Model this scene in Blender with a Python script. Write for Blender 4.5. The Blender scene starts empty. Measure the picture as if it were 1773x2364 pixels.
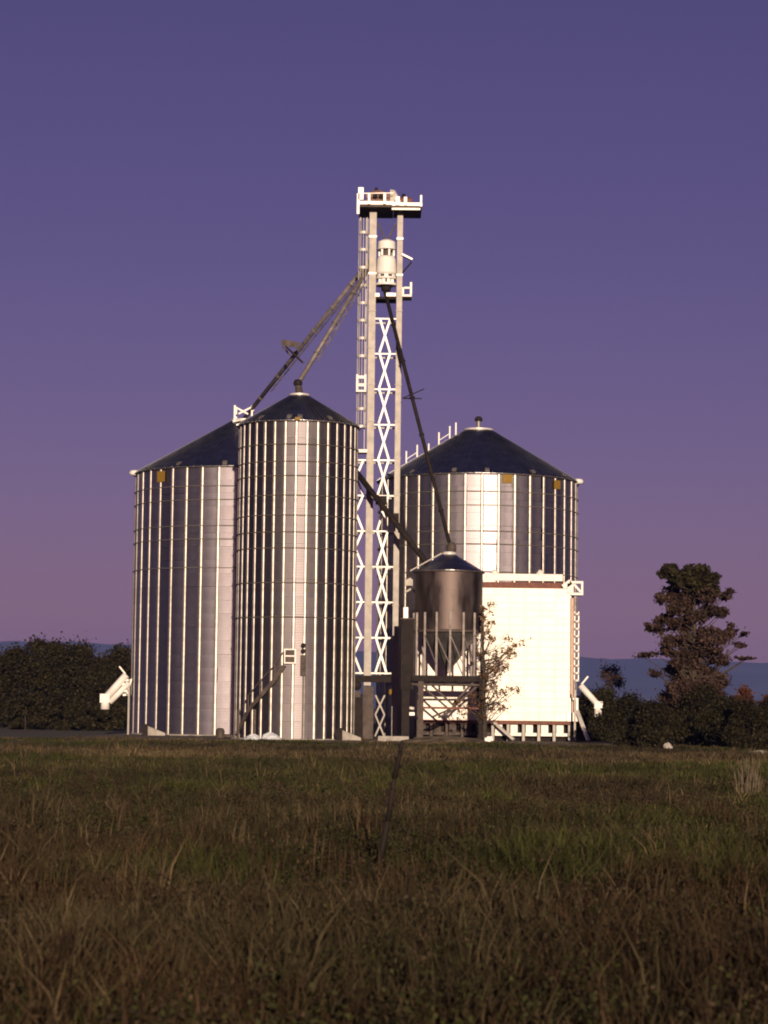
import bpy, bmesh, math, random
import numpy as np
from mathutils import Vector, Matrix

random.seed(7)
RNG = np.random.default_rng(7)
S = bpy.context.scene
COL = S.collection
R = math.radians

# ------------------------------------------------------------------ camera
F = 5400.0                      # focal length in photograph pixels (1773 wide)
HC = 2.2                        # eye height
PITCH, ROLL = R(4.76), R(0.70)
_r, _u, _f = Vector((1, 0, 0)), Vector((0, -math.sin(PITCH), math.cos(PITCH))), Vector((0, math.cos(PITCH), math.sin(PITCH)))
cr = _r * math.cos(ROLL) + _u * math.sin(ROLL)
cu = _u * math.cos(ROLL) - _r * math.sin(ROLL)
cam = bpy.data.cameras.new("camera")
cam.sensor_fit = 'HORIZONTAL'; cam.sensor_width = 36.0; cam.lens = 36.0 * F / 1773.0
cam.clip_start = 0.5; cam.clip_end = 40000
cam.dof.use_dof = True; cam.dof.focus_distance = 152.0; cam.dof.aperture_fstop = 4.6
cam_o = bpy.data.objects.new("camera", cam); COL.objects.link(cam_o)
m = Matrix.Identity(4)
for i in range(3):
    m[i][0], m[i][1], m[i][2] = cr[i], cu[i], -_f[i]
m[2][3] = HC
cam_o.matrix_world = m
S.camera = cam_o

# ------------------------------------------------------------------ sky and sun
SUN_EL, SUN_AZ = R(9.0), R(5.0)         # low sun behind the viewer, a little to the right
w = bpy.data.worlds.new("World"); S.world = w; w.use_nodes = True
nt = w.node_tree; nt.nodes.clear()
wo = nt.nodes.new('ShaderNodeOutputWorld'); bg = nt.nodes.new('ShaderNodeBackground')
sk = nt.nodes.new('ShaderNodeTexSky'); sk.sky_type = 'NISHITA'; sk.sun_disc = False
sk.sun_elevation = SUN_EL; sk.sun_rotation = math.pi - SUN_AZ
sk.air_density = 1.0; sk.dust_density = 0.25; sk.ozone_density = 2.2
tint = nt.nodes.new('ShaderNodeMix'); tint.data_type = 'RGBA'; tint.blend_type = 'MULTIPLY'
tint.inputs[0].default_value = 1.0; tint.inputs[7].default_value = (0.865, 0.395, 0.78, 1)
nt.links.new(sk.outputs[0], tint.inputs[6]); nt.links.new(tint.outputs[2], bg.inputs[0])
bg.inputs[1].default_value = 0.050
nt.links.new(bg.outputs[0], wo.inputs[0])

sl = bpy.data.lights.new("sun", 'SUN'); sl.energy = 5.0; sl.angle = R(0.55); sl.color = (1.0, 0.76, 0.54)
so = bpy.data.objects.new("sun", sl); COL.objects.link(so)
sun_from = Vector((math.sin(SUN_AZ) * math.cos(SUN_EL), -math.cos(SUN_AZ) * math.cos(SUN_EL), math.sin(SUN_EL)))
so.rotation_euler = sun_from.to_track_quat('Z', 'Y').to_euler()
so.location = (40, -60, 60)

S.render.engine = 'CYCLES'
S.view_settings.view_transform = 'Standard'; S.view_settings.look = 'None'
S.view_settings.exposure = 0.12; S.view_settings.gamma = 1.0; S.view_settings.use_curve_mapping = False
S.cycles.max_bounces = 5; S.cycles.diffuse_bounces = 2; S.cycles.glossy_bounces = 3
S.cycles.transparent_max_bounces = 4; S.cycles.volume_bounces = 0
S.cycles.filter_width = 2.0
S.cycles.caustics_reflective = False; S.cycles.caustics_refractive = False

# ------------------------------------------------------------------ helpers
def W(px, py, Y):
    """World point at depth Y that the photograph shows at pixel (px, py)."""
    u, v = (px - 886.5) / F, (1182 - py) / F
    d = _f + cr * u + cu * v
    t = Y / d.y
    return Vector((d.x * t, Y, HC + d.z * t))

def Z(px, py, Y): return W(px, py, Y).z
def X(px, py, Y): return W(px, py, Y).x

LOC = {}
def tag(o, label=None, cat=None, group=None, kind=None):
    if label: o['label'] = label
    if cat: o['category'] = cat
    if group: o['group'] = group
    if kind: o['kind'] = kind
    return o

def thing(name, loc, label, cat, group=None):
    o = bpy.data.objects.new(name, None); COL.objects.link(o)
    o.empty_display_size = 0.3
    o.location = loc; LOC[o.name] = Vector(loc)
    return tag(o, label, cat, group)

def base_of(o):
    v = Vector((0, 0, 0))
    while o is not None:
        v = v + LOC.get(o.name, Vector((0, 0, 0))); o = o.parent
    return v

def link(name, me, parent=None, loc=None):
    o = bpy.data.objects.new(name, me); COL.objects.link(o)
    if parent is not None: o.parent = parent
    if loc is not None: o.location = loc
    LOC[o.name] = Vector(loc) if loc is not None else Vector((0, 0, 0))
    return o

class MB:
    def __init__(s): s.v, s.f = [], []
    def add(s, vs, fs):
        b = len(s.v); s.v += [tuple(q) for q in vs]; s.f += [tuple(b + i for i in f) for f in fs]; return s
    def box(s, lo, hi):
        (a, b, c), (d, e, g) = lo, hi
        return s.add([(a, b, c), (d, b, c), (d, e, c), (a, e, c), (a, b, g), (d, b, g), (d, e, g), (a, e, g)],
                     [(0, 3, 2, 1), (4, 5, 6, 7), (0, 1, 5, 4), (1, 2, 6, 5), (2, 3, 7, 6), (3, 0, 4, 7)])
    def cbox(s, c, sx, sy, sz):
        return s.box((c[0] - sx / 2, c[1] - sy / 2, c[2] - sz / 2), (c[0] + sx / 2, c[1] + sy / 2, c[2] + sz / 2))
    def tube(s, p0, p1, r0, r1=None, n=8, cap=True):
        p0, p1 = Vector(p0), Vector(p1); r1 = r0 if r1 is None else r1
        d = (p1 - p0).normalized(); a = d.orthogonal().normalized(); b = d.cross(a)
        vs = []
        for p, r in ((p0, r0), (p1, r1)):
            for k in range(n):
                t = 2 * math.pi * k / n; vs.append(p + a * (r * math.cos(t)) + b * (r * math.sin(t)))
        fs = [(k, (k + 1) % n, n + (k + 1) % n, n + k) for k in range(n)]
        if cap: fs += [tuple(range(n - 1, -1, -1)), tuple(range(n, 2 * n))]
        return s.add(vs, fs)
    def bar(s, p0, p1, wd, ht, up=(0, 0, 1)):
        p0, p1 = Vector(p0), Vector(p1); d = (p1 - p0).normalized(); up = Vector(up)
        a = d.cross(up)
        if a.length < 1e-4: a = d.cross(Vector((0, 1, 0)))
        a.normalize(); b = a.cross(d)
        vs = []
        for p in (p0, p1):
            for (i, j) in ((-1, -1), (1, -1), (1, 1), (-1, 1)): vs.append(p + a * (i * wd / 2) + b * (j * ht / 2))
        return s.add(vs, [(0, 1, 5, 4), (1, 2, 6, 5), (2, 3, 7, 6), (3, 0, 4, 7), (3, 2, 1, 0), (4, 5, 6, 7)])
    def lathe(s, c, prof, n=32, a0=0.0, a1=2 * math.pi):
        full = abs(a1 - a0 - 2 * math.pi) < 1e-6; k = n if full else n + 1
        vs = []
        for (r, z) in prof:
            for i in range(k):
                t = a0 + (a1 - a0) * i / n; vs.append((c[0] + r * math.cos(t), c[1] + r * math.sin(t), c[2] + z))
        fs = []
        for j in range(len(prof) - 1):
            for i in range(n):
                i2 = (i + 1) % k; fs.append((j * k + i, j * k + i2, (j + 1) * k + i2, (j + 1) * k + i))
        return s.add(vs, fs)
    def path(s, pts, r, n=8):
        for a, b in zip(pts[:-1], pts[1:]): s.tube(a, b, r, n=n)
        return s
    def mesh(s, name, mat, smooth=False, off=Vector((0, 0, 0)), fix=True):
        me = bpy.data.meshes.new(name)
        me.from_pydata([(x - off.x, y - off.y, z - off.z) for x, y, z in s.v], [], s.f)
        me.materials.append(mat)
        if fix:                                    # faces look outwards
            bm = bmesh.new(); bm.from_mesh(me); bmesh.ops.recalc_face_normals(bm, faces=bm.faces); bm.to_mesh(me); bm.free()
        if smooth: me.polygons.foreach_set('use_smooth', [True] * len(me.polygons))
        me.update(); return me
    def build(s, name, mat, parent=None, smooth=False, label=None, fix=True):
        me = s.mesh(name, mat, smooth, base_of(parent), fix); o = link(name, me, parent)
        if label: o['label'] = label
        return o

def single(mb, name, mat, loc, label, cat, group=None, smooth=False):
    """A thing that is one mesh, its origin at its base."""
    o = link(name, mb.mesh(name, mat, smooth, Vector(loc)), None, loc)
    return tag(o, label, cat, group)

# ------------------------------------------------------------------ materials
def mat(name, col, rough=0.6, metal=0.0, var=0.12, scale=6.0, bump=0.0, island=0.0, obj_rand=0.0, col2=None, stretch=None, spec=0.5, attr=None, rvar=0.0):
    m = bpy.data.materials.new(name); m.use_nodes = True
    n, l = m.node_tree.nodes, m.node_tree.links
    p = n['Principled BSDF']
    p.inputs['Roughness'].default_value = rough; p.inputs['Metallic'].default_value = metal
    p.inputs['Specular IOR Level'].default_value = spec
    tc = n.new('ShaderNodeTexCoord'); mp = n.new('ShaderNodeMapping')
    if stretch: mp.inputs['Scale'].default_value = stretch
    l.new(tc.outputs['Object'], mp.inputs[0])
    nz = n.new('ShaderNodeTexNoise'); nz.inputs['Scale'].default_value = scale; nz.inputs['Detail'].default_value = 5
    l.new(mp.outputs[0], nz.inputs['Vector'])
    mx = n.new('ShaderNodeMix'); mx.data_type = 'RGBA'
    c2 = col2 or tuple(c * (1 - 2.2 * var) for c in col)
    mx.inputs[6].default_value = (*c2, 1); mx.inputs[7].default_value = (*[min(1, c * (1 + (0 if col2 else var))) for c in col], 1)
    rp = n.new('ShaderNodeMapRange'); rp.inputs[1].default_value = 0.3; rp.inputs[2].default_value = 0.7
    l.new(nz.outputs[0], rp.inputs[0]); l.new(rp.outputs[0], mx.inputs[0])
    out = mx.outputs[2]
    if attr:
        at = n.new('ShaderNodeAttribute'); at.attribute_name = attr; out = at.outputs[0]
    def vary(out, src, amt):
        hv = n.new('ShaderNodeHueSaturation')
        r = n.new('ShaderNodeMapRange'); r.inputs[3].default_value = 1 - amt; r.inputs[4].default_value = 1 + amt
        l.new(src, r.inputs[0]); l.new(r.outputs[0], hv.inputs['Value']); l.new(out, hv.inputs['Color']); return hv.outputs[0]
    if island:
        g = n.new('ShaderNodeNewGeometry'); out = vary(out, g.outputs['Random Per Island'], island)
    if obj_rand:
        oi = n.new('ShaderNodeObjectInfo'); out = vary(out, oi.outputs['Random'], obj_rand)
    l.new(out, p.inputs['Base Color'])
    if rvar:
        rr = n.new('ShaderNodeMapRange'); rr.inputs[1].default_value = 0.3; rr.inputs[2].default_value = 0.7
        rr.inputs[3].default_value = rough - rvar; rr.inputs[4].default_value = rough + rvar
        l.new(nz.outputs[0], rr.inputs[0]); l.new(rr.outputs[0], p.inputs['Roughness'])
    if bump:
        b = n.new('ShaderNodeBump'); b.inputs['Strength'].default_value = bump; b.inputs['Distance'].default_value = 0.05
        l.new(nz.outputs[0], b.inputs['Height']); l.new(b.outputs[0], p.inputs['Normal'])
    return m

M = {}
M['wall'] = mat('galvanised_wall', (0.19, 0.175, 0.188), 0.40, 1.0, 0.10, 1.2, obj_rand=0.04, stretch=(1, 1, 0.25), rvar=0.05)
M['wall_new'] = mat('newer_galvanised_wall', (0.395, 0.37, 0.41), 0.39, 1.0, 0.08, 1.0, obj_rand=0.03, stretch=(1, 1, 0.25), rvar=0.05)
M['stiff'] = mat('galvanised_stiffener', (0.56, 0.53, 0.485), 0.46, 0.85, 0.14, 3.0, obj_rand=0.08)
M['roof'] = mat('galvanised_roof', (0.34, 0.35, 0.37), 0.33, 1.0, 0.15, 1.5)
M['ring'] = mat('dark_wind_ring', (0.10, 0.09, 0.085), 0.6, 0.3)
M['seam'] = mat('seam_lap_shadow', (0.20, 0.19, 0.185), 0.6, 0.5)  # rings on the wide bins carry the sheet-overlap shadow in their colour
M['hopper'] = mat('weathered_hopper_sheet', (0.135, 0.11, 0.105), 0.56, 1.0, 0.3, 1.6, stretch=(1, 1, 0.3), rvar=0.1)
M['hopper_dark'] = mat('weathered_cone_sheet', (0.20, 0.19, 0.19), 0.5, 0.8, 0.2, 2.0)
M['bright'] = mat('new_galvanised_steel', (0.74, 0.715, 0.68), 0.5, 0.25, 0.12, 1.5)
M['steel'] = mat('grey_galvanised_casing', (0.20, 0.188, 0.175), 0.5, 0.4, 0.12, 2.0)
M['spout'] = mat('mauve_grey_spout_steel', (0.20, 0.175, 0.17), 0.6, 0.3, 0.2, 3.0)
M['old'] = mat('weathered_and_shaded_steel', (0.085, 0.068, 0.06), 0.7, 0.1, 0.2, 3.0, spec=0.25)  # also the shade tone on the dryer's left feet and boxes
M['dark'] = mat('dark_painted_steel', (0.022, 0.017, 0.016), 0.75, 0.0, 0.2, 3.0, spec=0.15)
M['rust'] = mat('red_brown_primer', (0.16, 0.055, 0.035), 0.7, 0.0, 0.2, 5.0)
M['white'] = mat('white_painted_steel', (0.80, 0.79, 0.76), 0.5, 0.0, 0.04, 3.0)
M['panel'] = mat('dryer_screen_panel', (0.80, 0.77, 0.70), 0.5, 0.1, 0.05, 2.0, obj_rand=0.05)
M['bolt'] = mat('dull_bolt', (0.35, 0.33, 0.28), 0.6, 0.5)
M['yellow'] = mat('yellow_placard', (0.24, 0.14, 0.012), 0.7, 0.0, 0.1, 8.0)
M['conc'] = mat('concrete', (0.36, 0.34, 0.31), 0.9, 0.0, 0.15, 2.5, bump=0.3)
M['gravel'] = mat('yard_gravel', (0.10, 0.08, 0.055), 0.95, 0.0, 0.3, 1.2, bump=0.5)
M['earth'] = mat('bank_shade_tone', (0.05, 0.04, 0.03), 0.95, 0.0, 0.3, 0.8, bump=0.5)
M['track'] = mat('dry_track', (0.17, 0.125, 0.085), 0.95, 0.0, 0.3, 0.5, bump=0.5)
M['ground'] = mat('field_soil', (0.045, 0.035, 0.018), 0.95, 0.0, 0.3, 0.12, col2=(0.025, 0.027, 0.010), bump=0.4)
M['hill'] = mat('far_wooded_hill', (0.05, 0.06, 0.05), 0.95, 0.0, 0.3, 0.004)
M['grass'] = mat('field_grass', (0.1, 0.1, 0.05), 0.8, 0.0, attr='col', spec=0.15)
M['bark'] = mat('bark', (0.05, 0.036, 0.026), 0.9, 0.0, 0.25, 6.0, bump=0.5)
M['tarp'] = mat('pale_blue_tarp', (0.55, 0.60, 0.66), 0.6, 0.0, 0.1, 3.0)
def leaf(name, c, isl=0.45, sc=0.5):
    return mat(name, c, 0.7, 0.0, 0.25, sc, island=isl, spec=0.2)
M['leaf_dark'] = leaf('dark_evergreen_leaf', (0.019, 0.0155, 0.0045))
M['leaf_green'] = leaf('green_leaf', (0.024, 0.021, 0.0065))
M['leaf_brown'] = leaf('brown_leaf', (0.046, 0.027, 0.020))
M['leaf_red'] = leaf('russet_leaf', (0.09, 0.032, 0.015))
M['leaf_sap'] = leaf('autumn_sapling_leaf', (0.15, 0.085, 0.035))

# ------------------------------------------------------------------ ground and hills
def sheet(name, pts, z, mt):
    me = bpy.data.meshes.new(name)
    me.from_pydata([(x, y, z) for x, y in pts], [], [tuple(range(len(pts)))]); me.materials.append(mt); me.update()
    return tag(link(name, me), kind='structure')
sheet('ground', [(-9000, -300), (9000, -300), (9000, 14000), (-9000, 14000)], 0.0, M['ground'])

def ragged(x0, x1, y0, y1, amp, n=60, seed=1):
    r = random.Random(seed); a, b = [], []
    for i in range(n + 1):
        x = x0 + (x1 - x0) * i / n
        a.append((x, y0 + r.uniform(-amp, amp))); b.append((x, y1 + r.uniform(-amp, amp)))
    return a + b[::-1]
sheet('dirt_track', ragged(-90, 90, 93, 112, 1.6, 90, 3), 0.006, M['track'])
sheet('bank_shade_strip', ragged(-22, 21, 125, 141, 0.8, 70, 4), 0.010, M['earth'])  # dark strip puts the bank's shadow into the ground colour
# the gravel yard the bins stand on: a low raised pad with a rounded, uneven front edge
mb = MB(); nx = 80
rr = random.Random(5); rows = []
for i in range(nx + 1):
    x = -19 + 36.5 * i / nx; j = rr.uniform(-.5, .5); h = 0.05 + rr.uniform(-.03, .03)
    e = 1.0 if 0 < i < nx else 0.0
    rows += [(x, 140.2 + j, -0.02), (x, 141.0 + j, h * e), (x, 143 + j, (h + .03) * e), (x, 190, 0.085 * e)]
fs = [(4 * i + k, 4 * (i + 1) + k, 4 * (i + 1) + k + 1, 4 * i + k + 1) for i in range(nx) for k in range(3)]
mb.add(rows, fs); o = mb.build('yard_pad', M['gravel'], fix=False); tag(o, kind='structure')

def hills(name, Y, x0, x1, base_px, amp, seed):
    r = random.Random(seed); n = 420; ph = [r.uniform(0, 6.28) for _ in range(5)]
    vs = []
    for i in range(n + 1):
        x = x0 + (x1 - x0) * i / n
        h = base_px + amp * (math.sin(x / 1500 + ph[0]) + .6 * math.sin(x / 610 + ph[1]) + .5 * math.sin(x / 210 + ph[2]) + .28 * math.sin(x / 83 + ph[3]) + .2 * math.sin(x / 37 + ph[4])) + r.uniform(-1.5, 1.5)
        vs += [(x, Y - 900, -2), (x, Y - 350, h * .62), (x, Y, h), (x, Y + 900, -2)]
    fs = [(4 * i + k, 4 * (i + 1) + k, 4 * (i + 1) + k + 1, 4 * i + k + 1) for i in range(n) for k in range(3)]
    o = MB().add(vs, fs).build(name, M['hill'], smooth=True, fix=False); return tag(o, kind='structure')
hills('far_hills', 7600, -5200, 5200, 178, 11, 11)

# ------------------------------------------------------------------ grain bins
def cyl_sheet(name, rad, ang, h, pitch, amp, mt, cols=4, per=6):
    nr = int(round(h / pitch)) * per; vs = []
    for j in range(nr + 1):
        z = h * j / nr; r = rad + amp * math.sin(2 * math.pi * j / per)
        for b in (0, 1):                          # two bays, each only slightly bowed between its stiffeners
            for i in range(3):
                t = -ang / 2 + ang / 2 * (b + i / 2); q = r * (1 if i != 1 else 1 - .62 * (1 - math.cos(ang / 4)))
                vs.append((q * math.sin(t), -q * math.cos(t), z))
    fs = [(j * 6 + i, j * 6 + i + 1, (j + 1) * 6 + i + 1, (j + 1) * 6 + i) for j in range(nr) for i in (0, 1, 3, 4)]
    return MB().add(vs, fs).mesh(name, mt, True, fix=False)

def grain_bin(root, c, rad, zb, ze, slope, nst, ring_h, ring_zs, ring_mat, ring_r, stiff_w, peak_r, wm):
    """Corrugated bin: wall sheets, a full-height stiffener on every seam, wind or lap-shadow rings, ribbed cone roof."""
    H = ze - zb; nr = max(1, int(round(H / ring_h))); h = H / nr
    da = 2 * math.pi / nst
    face = math.atan2(-c[0], c[1])                # direction of the viewer seen from the bin
    me = cyl_sheet('wall_sheet', rad, 2 * da * 0.999, h - 0.008, 0.105, 0.0062, wm)
    nc = nst // 4 + 1                              # double-bay sheets over the visible half
    L = base_of(root)
    for k in range(nc):
        a = (k - (nc - 1) / 2) * 2 * da + random.gauss(0, .010)
        for j in range(nr):
            # a hair of uneven seating, so that no two sheets mirror exactly alike
            o = link('wall_sheet', me, root, (0, 0, zb + h * j - L.z + 0.004))
            o.rotation_euler = (random.gauss(0, .0006), random.gauss(0, .0006), a + random.gauss(0, .005))
    a_end = (nc / 2) * 2 * da
    t0, t1 = -math.pi / 2 + a_end - .02, -math.pi / 2 + 2 * math.pi - a_end + .02
    MB().lathe((c[0], c[1], 0), [(rad - .01, zb), (rad - .01, ze)], 40, t0, t1).build('rear_wall', wm, root, True)
    # hat-section stiffeners, one mesh shared
    hw, dp = stiff_w / 2, stiff_w * .27
    prof = [(hw * math.sin(t), .008 + dp * math.cos(t)) for t in [(-90 + 180 * i / 10) * math.pi / 180 for i in range(11)]]
    vs = [(x, -(rad + d), z) for z in (zb - L.z, ze - L.z - .03) for x, d in prof]
    sm = MB().add(vs, [(i, i + 1, 11 + i + 1, 11 + i) for i in range(10)]).mesh('stiffener', M['stiff'], True, fix=False)
    for k in range(nst):
        a = k * da                                 # over the sheet seams and sheet middles
        b = (a + math.pi) % (2 * math.pi) - math.pi
        if abs(b) > 1.75: continue
        o = link('stiffener', sm, root, (0, 0, 0)); o.rotation_euler = (0, 0, b)
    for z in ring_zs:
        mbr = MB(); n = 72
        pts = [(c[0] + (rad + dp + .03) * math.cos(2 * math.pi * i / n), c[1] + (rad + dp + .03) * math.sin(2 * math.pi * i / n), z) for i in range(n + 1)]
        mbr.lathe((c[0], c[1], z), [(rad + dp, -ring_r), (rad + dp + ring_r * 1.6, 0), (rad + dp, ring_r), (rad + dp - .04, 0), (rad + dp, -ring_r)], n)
        mbr.build('wind_lap_shadow_ring', ring_mat, root, True)
    # roof
    rr0 = rad + 0.14; zp = ze + (rr0 - peak_r) * slope
    mbf = MB().lathe((c[0], c[1], 0), [(rr0, ze - .05), (rr0, ze + .02), (peak_r, zp)], 96)
    nrib = nst * 2
    for k in range(nrib):
        t = 2 * math.pi * k / nrib; dx, dy = math.cos(t), math.sin(t)
        mbf.bar((c[0] + dx * (rr0 + .03), c[1] + dy * (rr0 + .03), ze + .03), (c[0] + dx * peak_r, c[1] + dy * peak_r, zp + .03), .05, .09)
    roof = mbf.build('roof', M['roof'], root)
    MB().lathe((c[0], c[1], 0), [(rad + .03, ze - .06), (rad + .2, ze - .05), (rad + .2, ze + .0), (rad + .05, ze + .015)], 96).build('eave_ring', M['ring'], roof)
    MB().lathe((c[0], c[1], zp), [(peak_r + .04, -.06), (peak_r + .04, .16), (peak_r - .06, .18), (0.01, .24)], 32).build('peak_collar', M['bright'], roof)
    # small eave vents / clips standing on the roof edge
    for k in range(nst):
        if k % 3: continue
        t = -math.pi / 2 + (k + .3) * da
        MB().bar((c[0] + (rr0 - .25) * math.cos(t), c[1] + (rr0 - .25) * math.sin(t), ze + .2), (c[0] + (rr0 - .5) * math.cos(t), c[1] + (rr0 - .5) * math.sin(t), ze + .36), .3, .14).build('roof_vent', M['steel'], roof)
    MB().lathe((c[0], c[1], zb), [(rad + .25, -.12), (rad + .25, .04), (rad - .05, .06)], 72).build('foundation', M['conc'], root)
    return zp, roof

def placard(root, c, rad, px, py, Yc, wd, hg):
    x = X(px, py, Yc - rad); dx = (x - c[0]) / rad; t = math.asin(max(-1, min(1, dx)))
    p = Vector((c[0] + (rad + .09) * math.sin(t), c[1] - (rad + .09) * math.cos(t), 0)); p.z = Z(px, py, p.y)
    tx, nx = Vector((math.cos(t), math.sin(t), 0)), Vector((math.sin(t), -math.cos(t), 0))
    mbp = MB(); a = p - tx * wd / 2; b = p + tx * wd / 2
    mbp.bar(a, b, .03, hg); mbp.build('placard', M['yellow'], root)

ZB = 0.10
# -- the tall narrow bin in front
YM = 150.0; RM = 137 * YM / F
cM = (X(685, 1300, YM), YM)
zeM = Z(686, 970, YM - RM)
bin_mid = thing('grain_bin', (cM[0], cM[1], ZB), 'tall narrow corrugated steel grain bin standing in front, beside the elevator tower', 'grain bin', 'corrugated steel grain bins')
rings = [Z(686, y, YM - RM) for y in (1025, 1065, 1098, 1143, 1189, 1228, 1265, 1345, 1425)]
zpM, roofM = grain_bin(bin_mid, cM, RM, ZB, zeM, 0.60, 34, 1.118, rings, M['ring'], 0.035, 0.20, 0.62, M['wall'])
MB().box((cM[0] - .1, cM[1] - RM - .32, zeM - .02), (cM[0] + .22, cM[1] - RM - .1, zeM + .16)).build('eave_clip', M['yellow'], roofM)

# -- the wide bin behind on the left
YL = 168.0; RL = 247 * YL / F
cL = (X(556, 1400, YL), YL)
zeL = Z(556, 1076, YL - RL)
bin_left = thing('grain_bin', (cL[0], cL[1], ZB), 'wide corrugated steel grain bin on the left with a white platform on its peak', 'grain bin', 'corrugated steel grain bins')
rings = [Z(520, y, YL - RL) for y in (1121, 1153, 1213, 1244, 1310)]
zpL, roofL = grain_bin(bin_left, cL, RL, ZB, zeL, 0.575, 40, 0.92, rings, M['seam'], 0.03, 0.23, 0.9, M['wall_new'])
placard(bin_left, cL, RL, 367, 1100, YL, .8, .75)

# -- the wide bin behind on the right
YR = 172.0; RR_ = 229 * YR / F
cR = (X(1102, 1300, YR), YR)
zeR = Z(1102, 1092, YR - RR_)
bin_right = thing('grain_bin', (cR[0], cR[1], ZB), 'wide corrugated steel grain bin on the right behind the white dryer, rails up its roof', 'grain bin', 'corrugated steel grain bins')
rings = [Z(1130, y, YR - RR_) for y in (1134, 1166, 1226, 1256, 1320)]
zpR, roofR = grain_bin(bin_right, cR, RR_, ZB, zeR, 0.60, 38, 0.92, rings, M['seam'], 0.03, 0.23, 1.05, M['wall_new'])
placard(bin_right, cR, RR_, 1171, 1105, YR, .74, .6); placard(bin_right, cR, RR_, 1290, 1119, YR, .7, .62)
# vent stack on the peak
MB().tube((cR[0], cR[1], zpR + .15), (cR[0], cR[1], zpR + .75), .16, n=12).build('vent_stack', M['steel'], roofR)
MB().lathe((cR[0], cR[1], zpR + .72), [(.02, 0), (.27, .05), (.30, .2), (.2, .36), (.02, .42)], 16).build('vent_cap', M['dark'], roofR, True)
# handrail up the left slope of the roof
def on_roof(c, rad, ze, slope, dist, a):
    rr = rad + .14 - dist; return Vector((c[0] + rr * math.cos(a), c[1] + rr * math.sin(a), ze + dist * slope))
aR = math.pi + .06
prev = None
for k, d in enumerate((2.1, 2.9, 3.75, 4.5, 5.3, 5.75)):
    p = on_roof(cR, RR_, zeR, .6, d, aR); q = p + Vector((0, 0, 1.0 if k != 2 else .6))
    post = MB().bar(p, q, .1, .1).build('rail_post', M['white'], roofR)
    if k in (1, 4): MB().bar(prev[0] + Vector((0, 0, .4)), p + Vector((0, 0, .45)), .05, .05).build('rail', M['white'], roofR)
    prev = (p, q)
# eave bracket at the far edges
for c, rad, ze, root, s in ((cL, RL, zeL, roofL, -1), (cR, RR_, zeR, roofR, 1)):
    x = c[0] + s * (rad + .05)
    b = MB(); b.lathe((x - s * .12, c[1] - 1.6, ze + .02), [(.02, -.18), (.38, -.14), (.44, .02), (.34, .18), (.02, .22)], 14); b.build('eave_hatch', M['white'], root, True)

# white platform with crossed rails on the left bin's peak
b = MB(); pz = zpL + .05; pw, ph = .62, 1.05
for sy in (-1,):
    for sx in (-1, 1):
        MB().bar((cL[0] + sx * pw, cL[1] + sy * .95, pz - .35), (cL[0] + sx * pw, cL[1] + sy * .95, pz + ph), .13, .1).build('platform_post', M['white'], roofL)
        MB().bar((cL[0] + sx * pw, cL[1] + .95, pz - .35), (cL[0] + sx * pw, cL[1] + .95, pz + ph), .1, .1).build('platform_post', M['white'], roofL)
    MB().bar((cL[0] - pw, cL[1] - .98, pz + ph - .12), (cL[0] + pw * .55, cL[1] - .98, pz + .42), .07, .12).build('cross_brace', M['white'], roofL)
    MB().bar((cL[0] + pw, cL[1] - 1.03, pz + ph - .12), (cL[0] - pw * .55, cL[1] - 1.03, pz + .42), .07, .12).build('cross_brace', M['white'], roofL)
    MB().box((cL[0] - pw - .12, cL[1] - 1.05, pz - .2), (cL[0] + pw + .12, cL[1] + 1.05, pz - .04)).build('platform_floor', M['white'], roofL)

# door high in the narrow bin's wall, with its landing frame
def wall_pt(c, rad, px, py, Y, out=0.0):
    x = X(px, py, Y - rad * .97); t = math.asin((x - c[0]) / rad)
    p = Vector((c[0] + (rad + out) * math.sin(t), c[1] - (rad + out) * math.cos(t), 0)); p.z = Z(px, py, p.y); return p
p = wall_pt(cM, RM, 670, 1515, YM, .16)
dw, dh = .76, .92
door = MB().box((p.x - dw / 2 + .03, p.y + .0, p.z - dh / 2 + .03), (p.x + dw / 2 - .03, p.y + .12, p.z + dh / 2 - .03)).build('wall_door', M['old'], bin_mid)
for lo, hi in (((-.5, -.5), (-.38, .5)), ((.38, -.5), (.5, .5))):
    MB().box((p.x + lo[0] * dw, p.y - .06, p.z - dh / 2), (p.x + hi[0] * dw, p.y + .02, p.z + dh / 2)).build('door_frame', M['white'], door)
for zz in (-.5, -.03, .42):
    MB().box((p.x - .378 * dw, p.y - .055, p.z + zz * dh), (p.x + .378 * dw, p.y + .015, p.z + (zz + .09) * dh)).build('door_frame', M['white'], door)

# dark stair climbing round the narrow bin to the door
st = thing('wall_stair', (cM[0] - 2.6, cM[1] - RM - .3, ZB), 'dark steel stair climbing the narrow bin to its wall door', 'stair')
pa = [wall_pt(cM, RM, x, y, YM, .55) for x, y in ((562, 1690), (585, 1640), (612, 1605), (640, 1570), (658, 1538))]
for inner in (.0, .5):
    mbp = MB()
    for a_, b_ in zip(pa[:-1], pa[1:]):
        off = Vector((0, inner, 0)); mbp.bar(a_ + off, b_ + off, .05, .26)
    mbp.build('stringer', M['old'], st)
for k in range(15):
    f = k / 14 * (len(pa) - 1); i = min(int(f), len(pa) - 2); q = pa[i].lerp(pa[i + 1], f - i)
    MB().cbox((q.x, q.y + .25, q.z), .28, .45, .05).build('tread', M['dark'], st)
for k in range(len(pa)):
    q = pa[k]; MB().bar(q, q + Vector((0, 0, .95)), .06, .06).build('rail_post', M['old'], st)
mbp = MB()
for a_, b_ in zip(pa[:-1], pa[1:]): mbp.bar(a_ + Vector((0, 0, .95)), b_ + Vector((0, 0, .95)), .05, .05)
mbp.build('handrail', M['old'], st)
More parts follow.
